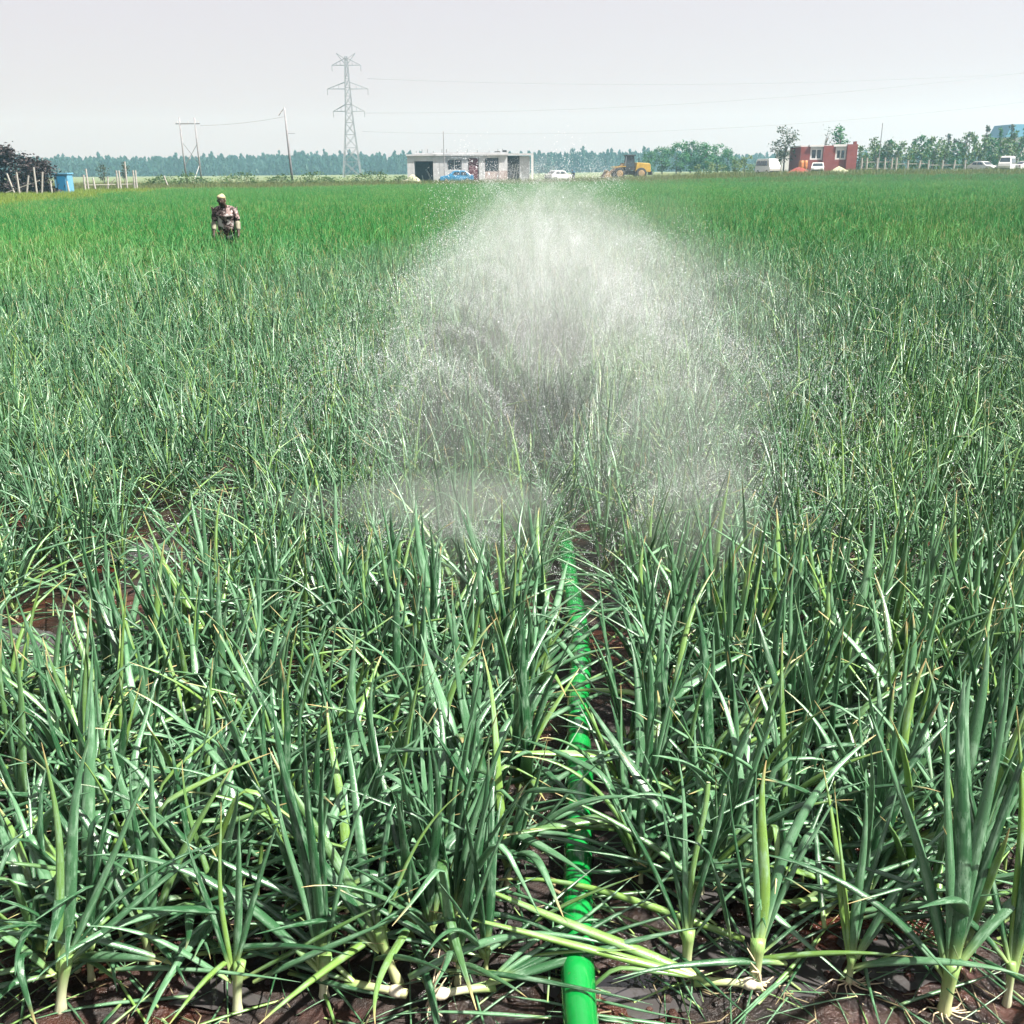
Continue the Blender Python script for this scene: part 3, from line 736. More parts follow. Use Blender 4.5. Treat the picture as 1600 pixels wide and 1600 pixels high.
LB += [(.36, 6.2, .0, 1.22, 2.2, 1.98, .022), (.36, 6.1, .0, .95, 2.0, 2.0, .024), (.36, 6.0, .1, .65, 1.8, 1.98, .024), (.36, 8.5, 1.2, .5, 2.8, .85, .026), (.36, 9, 1.25, .85, 3.2, .75, .019), (-.3, 5.0, .45, .4, .9, .6, .045), (-.3, 4.5, .55, .55, .35, .15, .26), (-.45, 4.5, .57, .75, .28, .07, .42), (.85, 4.3, .45, .32, .32, .4, .24), (-.15, 4.3, .42, .34, .3, .34, .2), (.75, 4.6, .7, .4, .5, .5, .1), (-.25, 4.8, .7, .5, .5, .5, .09), (1.0, 5.1, .45, .4, 1.0, .65, .06), (1.0, 4.8, .4, .25, .6, .45, .07)]
mr = np.random.default_rng(77)
for k in range(22):                                              # loose puffs along both curtains of the fan
    sd = -1 if k % 2 else 1; y = 4.9 + 6.5 * mr.random() ** 1.5; u = mr.random()
    LB.append((.34 + sd * (.25 + .85 * u), y, 1.25 * (1 - u ** 2) + .35, mr.uniform(.25, .5), mr.uniform(.5, 1.1), mr.uniform(.3, .6), mr.uniform(.012, .04)))
for k, (x, y, z, rx, ry, rz, d) in enumerate(LB):
    lobe('mist_lobe', (x - .36, y - 11.5, z), rx, ry, rz, d, 10 + 3 * k, sm)['kind'] = 'stuff'

# ------------------------------------------------------------------ people
def limb_mesh(name, chain, mat, parent, sub=1):
    """chain: list of (point, radius x, radius y, parent index); grown with a Skin modifier and baked"""
    me = bpy.data.meshes.new(name); me.from_pydata([c[0] for c in chain], [(c[3], i) for i, c in enumerate(chain) if c[3] >= 0], [])
    o = bpy.data.objects.new(name, me); COL.objects.link(o)
    sk = o.modifiers.new('skin', 'SKIN')
    for i, c in enumerate(chain):
        sv = me.skin_vertices[0].data[i]; sv.radius = (c[1], c[2]); sv.use_root = (i == 0)
    sk.use_smooth_shade = True
    ss_ = o.modifiers.new('sub', 'SUBSURF'); ss_.levels = sub; ss_.render_levels = sub
    dg = bpy.context.evaluated_depsgraph_get(); dg.update()
    nm = bpy.data.meshes.new_from_object(o.evaluated_get(dg)); o.modifiers.clear()
    o.data = nm; nm.materials.clear(); nm.materials.append(mat); nm.shade_smooth(); o.parent = parent
    return o

def person(loc, rz, label, shirt='shirt', sleeve='sleeve', hat='hat', h=1.7, lean=0.1, arm=0.05, category='person', hands=True):
    r = thing('person', label, category, loc, rz); r.scale = (h / 1.7,) * 3
    L = lean
    hip, chest, neck = (0, 0, .93), (0, -.06 - L * .4, 1.3), (0, -.09 - L, 1.45)
    hx, hy_ = -.03, -.13 - L * 1.35
    body = [(hip, .155, .11, -1), ((0, -.02, 1.1), .15, .11, 0), (chest, .165, .105, 1), (neck, .055, .055, 2), ((hx, hy_, 1.485), .078, .09, 3), ((hx, hy_ - .02, 1.56), .085, .1, 4), ((hx, hy_ + .01, 1.625), .058, .068, 5)]
    for sx in (-1, 1):
        b = len(body)
        body += [((sx * .095, .01, .86), .088, .09, 0), ((sx * .11, -.02, .48), .058, .062, b), ((sx * .11, .03, .09), .038, .042, b + 1), ((sx * .12, -.12, .035), .04, .03, b + 2)]
        b = len(body)
        ax = sx * (.2 + arm)
        body += [((sx * .2, chest[1] + .01, 1.4), .06, .06, 2), ((ax, chest[1] - .01, 1.13), .043, .045, b), ((ax + sx * .01, chest[1] - .1, .9), .031, .034, b + 1), ((ax + sx * .01, chest[1] - .13, .83), .036, .02, b + 2)]
        if hands:
            w = len(body) - 1; c = body[w][0]
            for q in range(4):
                lx = (q - 1.5) * .019
                body += [((c[0], c[1] - .01 + lx, c[2] - .055), .0095, .0095, w), ((c[0] - sx * .012, c[1] - .012 + lx, c[2] - .1 + abs(q - 1.4) * .008), .008, .008, len(body))]
            body += [((c[0] - sx * .01, c[1] - .05, c[2] - .02), .01, .01, w)]
    limb_mesh('body', body, M['skin'], r)
    sh = [((0, .01, .83), .235, .165, -1), ((0, -.02, 1.05), .22, .165, 0), ((0, chest[1], 1.28), .225, .16, 1), ((0, neck[1] + .03, 1.41), .15, .105, 2), ((0, neck[1], 1.46), .085, .078, 3)]
    for sx in (-1, 1):
        b = len(sh); sh += [((sx * .185, chest[1] + .02, 1.36), .1, .095, 3), ((sx * (.205 + arm * .5), chest[1], 1.22), .082, .08, b), ((sx * (.2 + arm), chest[1] - .01, 1.1), .066, .066, b + 1)]
    limb_mesh('shirt', sh, M[shirt], r)
    for sx in (-1, 1):
        ax = sx * (.2 + arm)
        limb_mesh('sleeve', [((ax, chest[1] - .01, 1.14), .066, .066, -1), ((ax, chest[1] - .03, 1.05), .062, .062, 0), ((ax + sx * .01, chest[1] - .09, .93), .055, .055, 1)], M[sleeve], r)
    tr = [((0, 0, .95), .2, .14, -1)]
    for sx in (-1, 1):
        b = len(tr); tr += [((sx * .1, .01, .84), .125, .125, 0), ((sx * .112, -.02, .48), .095, .098, b), ((sx * .112, .03, .12), .08, .08, b + 1)]
    limb_mesh('trousers', tr, M['trouser'], r)
    for sx in (-1, 1): MB().ell((hx + sx * .03, hy_ - .112, 1.565), .012, .008, .008, 8, 5).build('eye', M['glass'], r, True)
    MB().ell((hx, hy_ - .13, 1.525), .015, .022, .022, 8, 5).build('nose', M['skin'], r, True)
    for sx in (-1, 1): MB().ell((hx + sx * .082, hy_ - .01, 1.555), .012, .022, .03, 8, 5).build('ear', M['skin'], r, True)
    if hat:
        m = MB().ell((hx, hy_ + .012, 1.62), .094, .112, .062, 14, 8)
        m.ell((hx + .01, hy_ + .07, 1.57), .078, .06, .13, 10, 6)
        m.build('head_cloth', M[hat], r, True)
    return r
pp_ = P(361, 417, 21.8)
person((pp_.x, 21.8, 0), .12, 'person standing in the crop in a blotched shirt and pale head cloth, looking down', lean=.1, h=1.64)

# ------------------------------------------------------------------ trees and shrubs
def tree_meshes(kind, seed, H_, Wd, base=0.25, n=900, q=.28, spire=False, clusters=16, lean=0.0):
    r = np.random.default_rng(seed); tk = MB()
    top = (lean * H_, 0, H_ * (.95 if spire else .72))
    tk.tube([(0, 0, -.3), (lean * H_ * .2, r.normal(0, .03), H_ * .3), (lean * H_ * .55, r.normal(0, .05), H_ * .6), top], [.035 * H_ * .6, .02 * H_ * .7, .012 * H_, .004 * H_], 6)
    C = []
    for k in range(clusters):
        z = base + (1 - base) * (k + r.random()) / clusters
        w = Wd * (1 - ((z - base) / (1 - base)) ** 1.3 * .9 if spire else math.sqrt(max(.05, 1 - ((z - (1 + base) / 2) / ((1 - base) / 2 + .08)) ** 2)))
        a = r.uniform(0, 6.28); rr = w * math.sqrt(r.random()) * .8
        C.append((lean * H_ * z + rr * math.cos(a), rr * math.sin(a), z * H_, max(.12 * H_ if not spire else .05 * H_, w * (.35 if not spire else .4))))
        if k % 2 == 0:
            tk.tube([(lean * H_ * z * .6, 0, z * H_ * .6), (C[-1][0] * .6, C[-1][1] * .6, z * H_ * .85), C[-1][:3]], [.009 * H_, .006 * H_, .002 * H_], 4)
    V, Fc, rn = [], [], []
    for k in range(n):
        c = C[r.integers(len(C))]; p = np.array(c[:3]) + r.normal(0, .5, 3) * c[3] * np.array([1, 1, .8])
        p[2] = max(p[2], .05)
        m = np.array(Matrix.Rotation(r.uniform(0, 6.28), 3, 'Z') @ Matrix.Rotation(r.uniform(-1.2, 1.2), 3, 'X') @ Matrix.Rotation(r.uniform(-1.2, 1.2), 3, 'Y'))
        s_ = q * r.uniform(.6, 1.35); b = len(V)
        for c2 in ((-.5, 0, 0), (0, -.28, .06), (.5, 0, 0), (0, .28, .06)): V.append(p + m @ (np.array(c2) * s_))
        Fc.append([b, b + 1, b + 2, b + 3]); rn += [r.random()] * 4
    return tk.mesh('trunk', M['bark'], True), mkmesh('crown', V, Fc, M[kind], False, dict(rnd=rn))

def tree(name, label, cat, meshes, x, y, sc, rz=0.0, group=None):
    o = thing(name, label, cat, (x, y, float(g(x, y))), rz, group); o.scale = (sc, sc, sc) if np.isscalar(sc) else sc
    mobj('trunk', meshes[0], o); mobj('crown', meshes[1], o); return o

# far blue woods: one mass on either side
def woods(name, segs, label, seed, kind='fol_far'):
    r = np.random.default_rng(seed); V, Fc, rn = [], [], []
    for (x0, x1, y0, dep, h0, h1, n) in segs:
        for k in range(n):
            x = r.uniform(x0, x1); y = y0 + r.uniform(0, dep); zb = float(g(x, y)); hh = .82 * r.uniform(h0, h1) * (1 + .25 * (r.random() < .08)); wd = hh * r.uniform(.12, .2)
            for j in range(80):
                zz = hh * r.random() ** .75; w = wd * (1.05 - (zz / hh) ** 1.8) + .2
                c = np.array([x + r.normal(0, w * .55), y + r.normal(0, w * .55), zb + zz]); s_ = r.uniform(.7, 1.6); a = r.uniform(0, 3.14); b = len(V)
                d1 = np.array([math.cos(a), math.sin(a), r.normal(0, .3)]) * s_; d2 = np.array([r.normal(0, .2), r.normal(0, .2), 1]) * s_
                V += [c - d1 * .6, c - d2 * .8, c + d1 * .6, c + d2 * .8]; Fc.append([b, b + 1, b + 2, b + 3]); rn += [r.random()] * 4
    tag(mobj(name, mkmesh(name, V, Fc, M[kind], False, dict(rnd=rn))), label, 'woods', None, 'stuff')
woods('far_woods', [(-400, -50, 600, 60, 8.5, 13.5, 1000), (-190, -60, 640, 40, 10, 14.5, 160), (0, 105, 560, 55, 8.5, 12.5, 330), (105, 450, 600, 60, 7.5, 11.5, 600), (-65, 7, 600, 40, 8, 12, 150)],
      'long belt of blue-green trees on the horizon', 3)

def hpx(py0, py1, Y): return (py1 - py0) / F_PX * Y
def place(px, Y, dpy=0): return P(px, 280, Y).x
RT = [tree_meshes('fol_green', 20 + i, 6.5, 2.9, .12, 1500, .42, False, 22) for i in range(3)]
for i, (px, Y, h, lab) in enumerate([(1012, 212, 5.6, 'round green tree at the left end of the clump behind the loader'), (1034, 222, 6.8, 'green tree second from the left in the round clump'),
      (1056, 215, 7.6, 'tallest domed tree left of the middle of the green clump'), (1078, 220, 7.9, 'domed tree at the top of the green clump'),
      (1099, 214, 7.4, 'domed tree right of the highest one in the green clump'), (1120, 220, 7.0, 'green tree second from the right in the round clump'), (1136, 214, 5.4, 'lower green tree at the right end of the clump')]):
    x = place(px, Y); tree('round_tree', lab, 'tree', RT[i % 3], x, Y, (h / 7.6, h / 7.6, h / 8.6), i * 1.3, 'trees of the round green clump')
SH = [tree_meshes('fol_light', 40 + i, 1.8, 1.3, .02, 420, .24, False, 12) for i in range(3)]
for i, (px, Y, h) in enumerate([(1092, 165, 1.6), (1108, 168, 2.0), (1126, 163, 1.5), (1146, 170, 2.1), (1163, 172, 2.6), (1178, 164, 1.6)]):
    x = place(px, Y); tree('light_shrub', ['pale green shrub furthest left along the track under the clump', 'taller pale shrub below the domed trees', 'low pale shrub between two taller ones beside the track',
        'bushy pale shrub at the right foot of the clump', 'tallest pale shrub left of the white van', 'low pale shrub against the white van'][i], 'shrub', SH[i % 3], x, Y, h / 1.8, i, 'pale shrubs along the track')
OS = [tree_meshes('fol_olive', 60 + i, 1.6, 2.0, .02, 500, .22, False, 12) for i in range(3)]
low = [(232, 128), (262, 131), (292, 129), (322, 132), (352, 130), (385, 131), (420, 133), (452, 129), (488, 132), (522, 130), (556, 133), (590, 131), (618, 134)]
for i, (px, Y) in enumerate(low):
    x = place(px, Y); where = ['left of the twin pole', 'below the twin pole', 'behind the standing person', 'between the person and the leaning pole', 'at the foot of the leaning pole', 'below the pylon', 'nearing the concrete block'][min(i // 2, 6)]
    tree('low_shrub', f'low dark olive shrub {where}, {"left" if i % 2 == 0 else "right"} one of two' if i < 12 else 'low dark olive shrub nearest the concrete block', 'shrub', OS[i % 3], x, Y, (1.7, .9, .7 + .18 * (i % 3)), i, 'low dark shrubs along the field edge')
DB = [tree_meshes('fol_dark', 80 + i, 4.4, 2.9, .02, 4200, .3, False, 26) for i in range(2)]
for px, Y, h, lab in [(-14, 96, 5.4, 'dark brown bush cropped by the left edge'), (28, 95, 5.0, 'dark brown dense bush beside the fence posts'), (60, 97, 3.9, 'lower dark bush on the right of the brown thicket')]:
    x = place(px, Y); tree('dark_bush', lab, 'bush', DB[0 if px < 40 else 1], x, Y, (h / 4.9, h / 4.9, h / 5.6), px, 'dark brown thicket')
ST = [tree_meshes('fol_grey', 90 + i, 5, 1.3, .45, 260, .34, False, 7) for i in range(2)]
for i, (px, Y, h, lab) in enumerate([(163, 120, 2.9, 'small dark tree with a bare stem left of the twin pole'), (194, 122, 3.0, 'thin sparse tree right of the small dark tree'), (1385, 168, 4.5, 'sparse grey sapling at the house end of the tree row')]):
    tree('small_tree', lab, 'tree', ST[i % 2], place(px, Y), Y, h / 5)
GT = tree_meshes('fol_grey', 101, 6.2, 2.1, .3, 750, .34, False, 24); tree('airy_tree', 'airy grey-green tree standing between the white van and red house', 'tree', GT, place(1223, 156), 156, 1.02)
DT = tree_meshes('fol_green', 105, 7, 1.2, .62, 380, .4, False, 9); tree('dark_tree', 'dark tufted tree rising behind the red brick house', 'tree', DT, place(1309, 171), 171, .97)
BT = tree_meshes('fol_grey', 107, 7, 1.7, .45, 110, .26, False, 14); tree('bare_tree', 'nearly bare tree behind the middle of the red brick house', 'tree', BT, place(1284, 170), 170, 1.0)
BB = tree_meshes('fol_grey', 109, 1.9, 1.5, .1, 90, .14, False, 22)
for px, lab in [(842, 'bare twiggy bush behind the spray, left one'), (862, 'bare twiggy bush behind the spray, right one')]: tree('bare_bush', lab, 'bush', BB, place(px, 146), 146, 1.1, px)
# row of young slanting trees on the right
YT = [tree_meshes('fol_green' if i % 2 else 'fol_grey', 120 + i, 6, 1.2, .1, 560, .3, True, 17, .05 + .02 * (i % 4)) for i in range(5)]
ordn = 'first second third fourth fifth sixth seventh eighth ninth tenth eleventh twelfth thirteenth fourteenth fifteenth sixteenth seventeenth eighteenth nineteenth twentieth twenty-first twenty-second twenty-third twenty-fourth twenty-fifth twenty-sixth twenty-seventh twenty-eighth twenty-ninth thirtieth'.split()
tops = [228, 236, 226, 222, 232, 219, 226, 224, 230, 213, 228, 214, 219, 224, 205, 214, 224, 202, 210, 226, 194, 206, 216, 196, 190, 206, 197, 214, 198]
for i, tp in enumerate(tops):
    px = 1338 + i * 9.6; Y = 172 + (i * 7 % 5) * 3; x = place(px, Y); h = hpx(tp, 266 - (px - 1338) * .012, Y)
    tree('young_tree', f'slender young tree, {ordn[i]} in the roadside row counting right from the brick house', 'tree', YT[i % 5], x, Y, (1.0, 1.0, h / 6.7), i * .4 * (i % 2), 'young trees in the roadside row')
HB = [tree_meshes('fol_olive' if i < 2 else 'fol_green', 140 + i, 3.2, 1.8, .02, 520, .3, False, 14) for i in range(3)]
for i in range(15):
    px = 1346 + i * 18; Y = 166 + (i % 3) * 2
    tree('hedge_shrub', f'bushy olive-green shrub under the young trees, {ordn[i]} rightward from the brick house', 'shrub', HB[i % 3], place(px, Y), Y, (1.4, 1.0, 1.2 + .13 * (i * 3 % 4) + .02 * i), i * 1.1, 'bushy shrubs under the young trees')

# rough weeds along the field margins
VG = []
for i in range(4):
    r = np.random.default_rng(200 + i); V, Fc, rn = [], [], []
    for k in range(70):
        x, y = r.normal(0, .35, 2); a = r.uniform(0, 6.28); hh = r.uniform(.15, .6); w = .03; d = np.array([math.cos(a), math.sin(a), 0]); b = len(V); lx, ly = r.normal(0, .12, 2)
        V += [np.array([x, y, 0]) - d * w, np.array([x, y, 0]) + d * w, np.array([x + lx, y + ly, hh])]; Fc.append([b, b + 1, b + 2]); rn += [r.random()] * 3
    VG.append((V, Fc, rn))
def weeds(name, mat, region, n, label, sc):
    pts = [region() for _ in range(n)]; pts = [(x, y, float(g(x, y))) for x, y in pts]
    gn_instances(name, pts, [(0, 0, U(0, 6.28)) for _ in pts], [U(*sc) for _ in pts], rng.integers(0, 4, len(pts)), [mkmesh(name, v, f, M[mat], False, dict(rnd=q)) for v, f, q in VG], label, cat='weeds')
def left_corner():
    y = U(46, 112); x = -24.2 - (y - 47) * .15 - abs(rng.normal(0, 13)); return x, y
weeds('yellow_weeds', 'fol_weed', left_corner, 5200, 'yellow-green weeds beside the fence posts at the left field corner', (.6, 1.2))
weeds('verge_grass', 'fol_verge', lambda: (U(-80, 85), 112 + abs(rng.normal(0, 16))), 9000, 'rough grass along the far edge of the field', (.6, 1.5))

# ------------------------------------------------------------------ fences and posts
def post(m, px, Y, h, tilt, r):
    x = place(px, Y); z = float(g(x, Y)); m.tube([(x, Y, z - .3), (x + tilt * h, Y + .05, z + h)], [r, r * .85], 6); return m
fl = thing('post_fence', 'broken wooden fence of pale leaning posts in front of the dark bush', 'fence', (0, 0, 0))
for px, Y, h, tl in [(22, 93, 2.1, -.28), (27, 92, 2.2, .0), (35, 93, 1.9, .3), (54, 92, 2.6, .02), (60, 93, 2.2, .2), (78, 95, 1.5, 0), (106, 97, 1.4, -.1)]:
    post(MB(), px, Y, h, tl, .09).build('post', M['palewood'], fl)
x0, x1 = place(4, 92), place(60, 92)
MB().bar((x0, 92.2, 0.5), (x1, 92.2, 1.5), .05).build('rail', M['palewood'], fl)
f2 = thing('post_fence', 'row of tall pale fence posts between the blue cabin and twin pole', 'fence', (0, 0, 0))
for px, Y, h, tl in [(131, 108, 1.9, .0), (136, 110, 2.5, .0), (148, 110, 1.6, -.12), (166, 112, 1.7, .1), (183, 112, 2.3, .0), (187, 112, 2.3, 0), (197, 114, 3.2, .02), (209, 113, 2.3, 0), (212, 113, 2.3, .03)]:
    post(MB(), px, Y, h, tl, .11).build('post', M['palewood'], f2)
MB().bar((place(164, 112), 112, .5), (place(180, 112), 112, 1.5), .06).build('brace', M['palewood'], f2)
MB().bar((place(128, 110), 110.3, .9), (place(212, 113), 113.3, .95), .04).build('rail', M['palewood'], f2)
tag(post(MB(), 264, 122, 1.6, -.35, .1).build('leaning_post', M['palewood']), 'short pale post leaning left on the path', 'post')
cf = thing('concrete_fence', 'pale concrete post and rail fence before the young trees', 'fence', (0, 0, 0))
px_ = [1344, 1352, 1368, 1380, 1391, 1398, 1416, 1433, 1448, 1470, 1487, 1505]
for k, px in enumerate(px_): post(MB(), px, 157, 2.1 if k < 6 else 1.7, (.0, .12, 0)[k % 3] if k > 6 else 0, .14).build('post', M['palewood'], cf)
for a, b, z in [(1344, 1391, 1.5), (1391, 1448, 1.2), (1448, 1505, 1.0), (1344, 1398, .6)]:
    xa, xb = place(a, 157), place(b, 157); MB().bar((xa, 157.2, float(g(xa, 157)) + z), (xb, 157.2, float(g(xb, 157)) + z), .07).build('rail', M['palewood'], cf)

# ------------------------------------------------------------------ poles, pylon, wires
def on_ground(px, Y): x = place(px, Y); return Vector((x, Y, float(g(x, Y))))
b = on_ground(457, 132); tp = P(444, 168, 132)
lp = thing('leaning_utility_pole', 'tall grey wooden power pole leaning left beside the woods', 'utility pole', b)
tp = tp - b; MB().tube([(0, 0, -.4), tp * .5, tp], [.17, .14, .1], 8).build('pole', M['polewood'], lp, True)
c = tp * .98; MB().bar(c + Vector((-.15, 0, 0)), c + Vector((-.75, 0, -.75)), .05).build('crossarm', M['polewood'], lp)
c = tp * .68; MB().bar(c, c + Vector((1.0, 0, -.05)), .04).build('lower_arm', M['polewood'], lp)
for q in (-.45, -.75): MB().tube([tp * .98 + Vector((q, 0, q + .0)), tp * .98 + Vector((q, 0, q + .25))], .05, 6).build('insulator', M['white'], lp)
hb = on_ground(303, 172); hf = thing('twin_pole', 'twin grey power pole with cross beam and braces', 'utility pole', hb)
hw, hh = 1.22, hpx(190, 281, 172)
for s_ in (-1, 1):
    MB().tube([(s_ * hw, 0, -.4), (s_ * hw - .12, 0, hh)], [.17, .12], 8).build('pole', M['polewood'], hf, True)
    MB().bar((s_ * hw, .1, hh * .28), (-s_ * hw, .1, hh * .62), .05).build('brace', M['polewood'], hf)
MB().box(-2.0, 1.9, -.1, .1, hh * .9, hh * .9 + .18).build('crossarm', M['polewood'], hf)
MB().bar((hw, 0, hh * .3), (.1, -1.0, 0), .06).build('stay', M['white'], hf)
for q in (-1.7, 0, 1.6): MB().tube([(q, 0, hh * .9 + .15), (q, 0, hh * .9 + .5)], .06, 6).build('insulator', M['white'], hf)

PY = 350.0; pb = on_ground(551, PY); pyl = thing('lattice_pylon', 'tall steel lattice power pylon above the woods', 'pylon', pb, .06)
PH = P(544, 88, PY).z - pb.z
def pw(z):                                                       # half width of the body at height z
    return float(np.interp(z / PH, [0, .25, .5, .78, 1], [2.9, 2.0, 1.15, .75, .35]))
zs = [PH * q for q in (0, .13, .25, .36, .46, .54, .61, .68, .75, .82, .89, .95, 1)]
for sx in (-1, 1):
    for sy in (-1, 1): MB().tube([(sx * pw(z), sy * pw(z), z) for z in zs], .17, 4).build('leg', M['steel'], pyl)
mb = MB()
for a_, b_ in zip(zs[:-1], zs[1:]):
    wa, wb = pw(a_), pw(b_)
    for (ax, ay), (bx, by) in [((-1, -1), (1, -1)), ((1, -1), (1, 1)), ((1, 1), (-1, 1)), ((-1, 1), (-1, -1))]:
        mb.bar((ax * wa, ay * wa, a_), (bx * wb, by * wb, b_), .08, 3); mb.bar((bx * wa, by * wa, a_), (ax * wb, ay * wb, b_), .08, 3); mb.bar((ax * wb, ay * wb, b_), (bx * wb, by * wb, b_), .08, 3)
tag(mb.build('bracing', M['steel'], pyl), kind='stuff')
ARM = []
for py, hwp in [(102, 20.5), (139, 29), (174, 22.5)]:
    z = P(544, py, PY).z - pb.z; L = hwp / F_PX * PY; w = pw(z); m = MB()
    for s_ in (-1, 1):
        m = MB()
        for yy_ in (-1, 1):
            m.bar((s_ * w, yy_ * w, z), (s_ * L, 0, z), .13); m.bar((s_ * w, yy_ * w, z + 2.0), (s_ * L, 0, z), .11)
        for q in (.35, .65): m.bar((s_ * (w + (L - w) * q), 0, z), (s_ * (w + (L - w) * q), 0, z + 2 * (1 - q)), .08)
        m.build('crossarm', M['steel'], pyl)
        MB().bar((s_ * L, 0, z), (s_ * L, 0, z - 1.8), .13).build('insulator', M['steel'], pyl)
        ARM.append(pb + Vector((s_ * L, 0, z - 1.8)))
for s_ in (-1, 1):
    m = MB(); m.bar((s_ * .2, 0, PH - 2.5), (s_ * 3.0, 0, PH + .9), .13); m.bar((s_ * .2, 0, PH - .8), (s_ * 3.0, 0, PH + .9), .1); m.build('peak_arm', M['steel'], pyl)
def wire(pxs, Y, label, r=.05):
    xs = np.linspace(pxs[0][0], pxs[-1][0], 40); co = np.polyfit([p[0] for p in pxs], [p[1] for p in pxs], 2)
    pts = [P(x, np.polyval(co, x), Y) for x in xs]; c = pts[0].copy()
    tag(MB().tube([q - c for q in pts], r, 4).build('power_line', M['wire'], None, True, loc=c), label, 'power line', 'power lines across the sky')
wire([(574, 123), (900, 131), (1300, 128), (1700, 108)], 348, 'topmost thin power line from the pylon across the sky')
wire([(568, 178), (850, 169), (1250, 152), (1700, 100)], 346, 'middle power line rising to the right edge')
wire([(566, 206), (900, 207), (1250, 194), (1700, 146)], 344, 'lowest power line sagging above the far trees')
wire([(313, 196), (380, 192), (445, 182)], 150, 'thin line between twin pole and leaning pole', .03)
b = on_ground(1370, 166); MB().tube([(0, 0, -.3), (0, 0, hpx(196, 264, 166))], [.09, .05], 6).build('thin_pole', M['polewood'], None, loc=b)
tag(bpy.data.objects['thin_pole'], 'thin bare pole rising out of the young trees', 'pole')

# ------------------------------------------------------------------ buildings
BY = 150.0
def box_part(name, mat, par, x0, x1, y0, y1, z0, z1, **k): return MB().box(x0, x1, y0, y1, z0, z1).build(name, M[mat], par, **k)
sc_px = BY / F_PX
bx = place(735, BY); cb = thing('concrete_block', 'unfinished pale concrete block with open doorways, windows and flat roof', 'building', (bx, BY, float(g(bx, BY)) - .05))
def lx(px): return (px - 735) * sc_px
HT = 3.75
def zz_(py): return (283.5 - py) * sc_px
# front wall in piers, sills and lintels
for a, b_ in [(642, 653), (680, 690), (690, 701), (722.5, 732), (748, 757), (777, 790)]: box_part('wall_panel', 'concrete', cb, lx(a) + .02, lx(b_) - .02, 0, .25, 0, HT)
for a, b_, p0 in [(653, 680, 252), (701, 722.5, 249), (732, 748, 248), (757, 777, 248)]: box_part('lintel', 'concrete', cb, lx(a) - .02, lx(b_) + .02, .02, .23, zz_(p0), HT - .01)
box_part('sill_wall', 'concrete', cb, lx(701) - .02, lx(722.5) + .02, .02, .23, 0, zz_(265))
box_part('brick_infill', 'palebrick', cb, lx(757) - .02, lx(777) + .02, .02, .23, 0, zz_(267))
box_part('brick_infill', 'palebrick', cb, lx(777), lx(790), -.1, -.004, 0, zz_(266))
box_part('back_wall', 'concrete', cb, lx(642), lx(790), 7.7, 7.9, 0, HT - .01); box_part('side_wall', 'concrete', cb, lx(642), lx(642) + .24, .26, 7.69, 0, HT - .01); box_part('side_wall', 'concrete', cb, lx(790) - .24, lx(790), .26, 7.69, 0, HT - .01)
for q in (693, 729): box_part('inner_wall', 'concrete', cb, lx(q) - .1, lx(q) + .1, .27, 7.68, 0, HT - .02)
box_part('roof', 'concrete', cb, lx(641), lx(791), -.25, 8.1, HT, HT + .22); box_part('parapet', 'concrete', cb, lx(655), lx(790), .1, .3, HT + .224, HT + .42)
box_part('floor', 'concrete', cb, lx(642), lx(828), -.6, 7.9, -.4, -.002)
for a, b_, p0, p1 in [(701, 722.5, 249, 265), (757, 777, 248, 267)]:
    w = MB(); X0, X1, Z0, Z1 = lx(a), lx(b_), zz_(p1), zz_(p0)
    w.box(X0 + .03, X0 + .11, .06, .16, Z0, Z1).box(X1 - .11, X1 - .03, .06, .16, Z0, Z1).box(X0 + .11, X1 - .11, .06, .16, Z1 - .09, Z1).box(X0 + .11, X1 - .11, .06, .16, Z0, Z0 + .08).box((X0 + X1) / 2 - .04, (X0 + X1) / 2 + .04, .07, .15, Z0 + .08, Z1 - .09)
    f = w.build('window', M['white' if a < 710 else 'black'], cb); MB().box(X0 + .1, X1 - .1, .1, .12, Z0 + .07, Z1 - .08).build('pane', M['glass'], f)
box_part('doorway_wall', 'darkin', cb, lx(653), lx(680), 2.2, 2.3, 0, HT - .03)
d = box_part('door', 'reddoor', cb, lx(732) + .08, lx(748) - .08, .1, .16, 0, zz_(248) - .05); MB().box(lx(746) - .1, lx(746), .04, .098, 1.0, 1.15).build('handle', M['steel'], d)
# junk in the open doorway
for k in range(11):
    a = U(lx(662), lx(679)); z = U(0, 2.6); m = MB().bar((a, 1.4 + U(0, .6), max(0, z - U(.2, .9))), (a + U(-.6, .5), 1.5 + U(0, .5), z + .4), U(.05, .12)); m.build('timber', M['palewood' if k % 2 else 'darkin'], cb)
# open annexe on the right
box_part('annexe_post', 'white', cb, lx(825), lx(828.5), .05, .35, 0, zz_(245)); box_part('annexe_beam', 'concrete', cb, lx(790) + .003, lx(828.5), .05, .3, zz_(245) + .003, zz_(242)); box_part('annexe_wall', 'concrete', cb, lx(808), lx(823), .6, .8, 0, zz_(246))
box_part('annexe_roof', 'concrete', cb, lx(790) + .003, lx(828), .31, 5, zz_(244), zz_(242) - .01); box_part('annexe_back', 'darkin', cb, lx(790) + .003, lx(812), 3.4, 3.6, 0, zz_(245))
for k, q in enumerate([656, 664, 672, 681, 693.5, 700, 716, 731, 746, 763, 776, 783, 788]): MB().bar((lx(q), .5, HT + .2), (lx(q) + U(-.05, .05), .5, HT + (.9 if k % 3 else .65)), .035).build('rebar', M['black'], cb)
box_part('roof_heap', 'darkin', cb, lx(771), lx(779), 1.0, 2.4, HT + .225, HT + .55); box_part('roof_heap', 'darkin', cb, lx(783), lx(789), 1.0, 2.0, HT + .225, HT + .7)
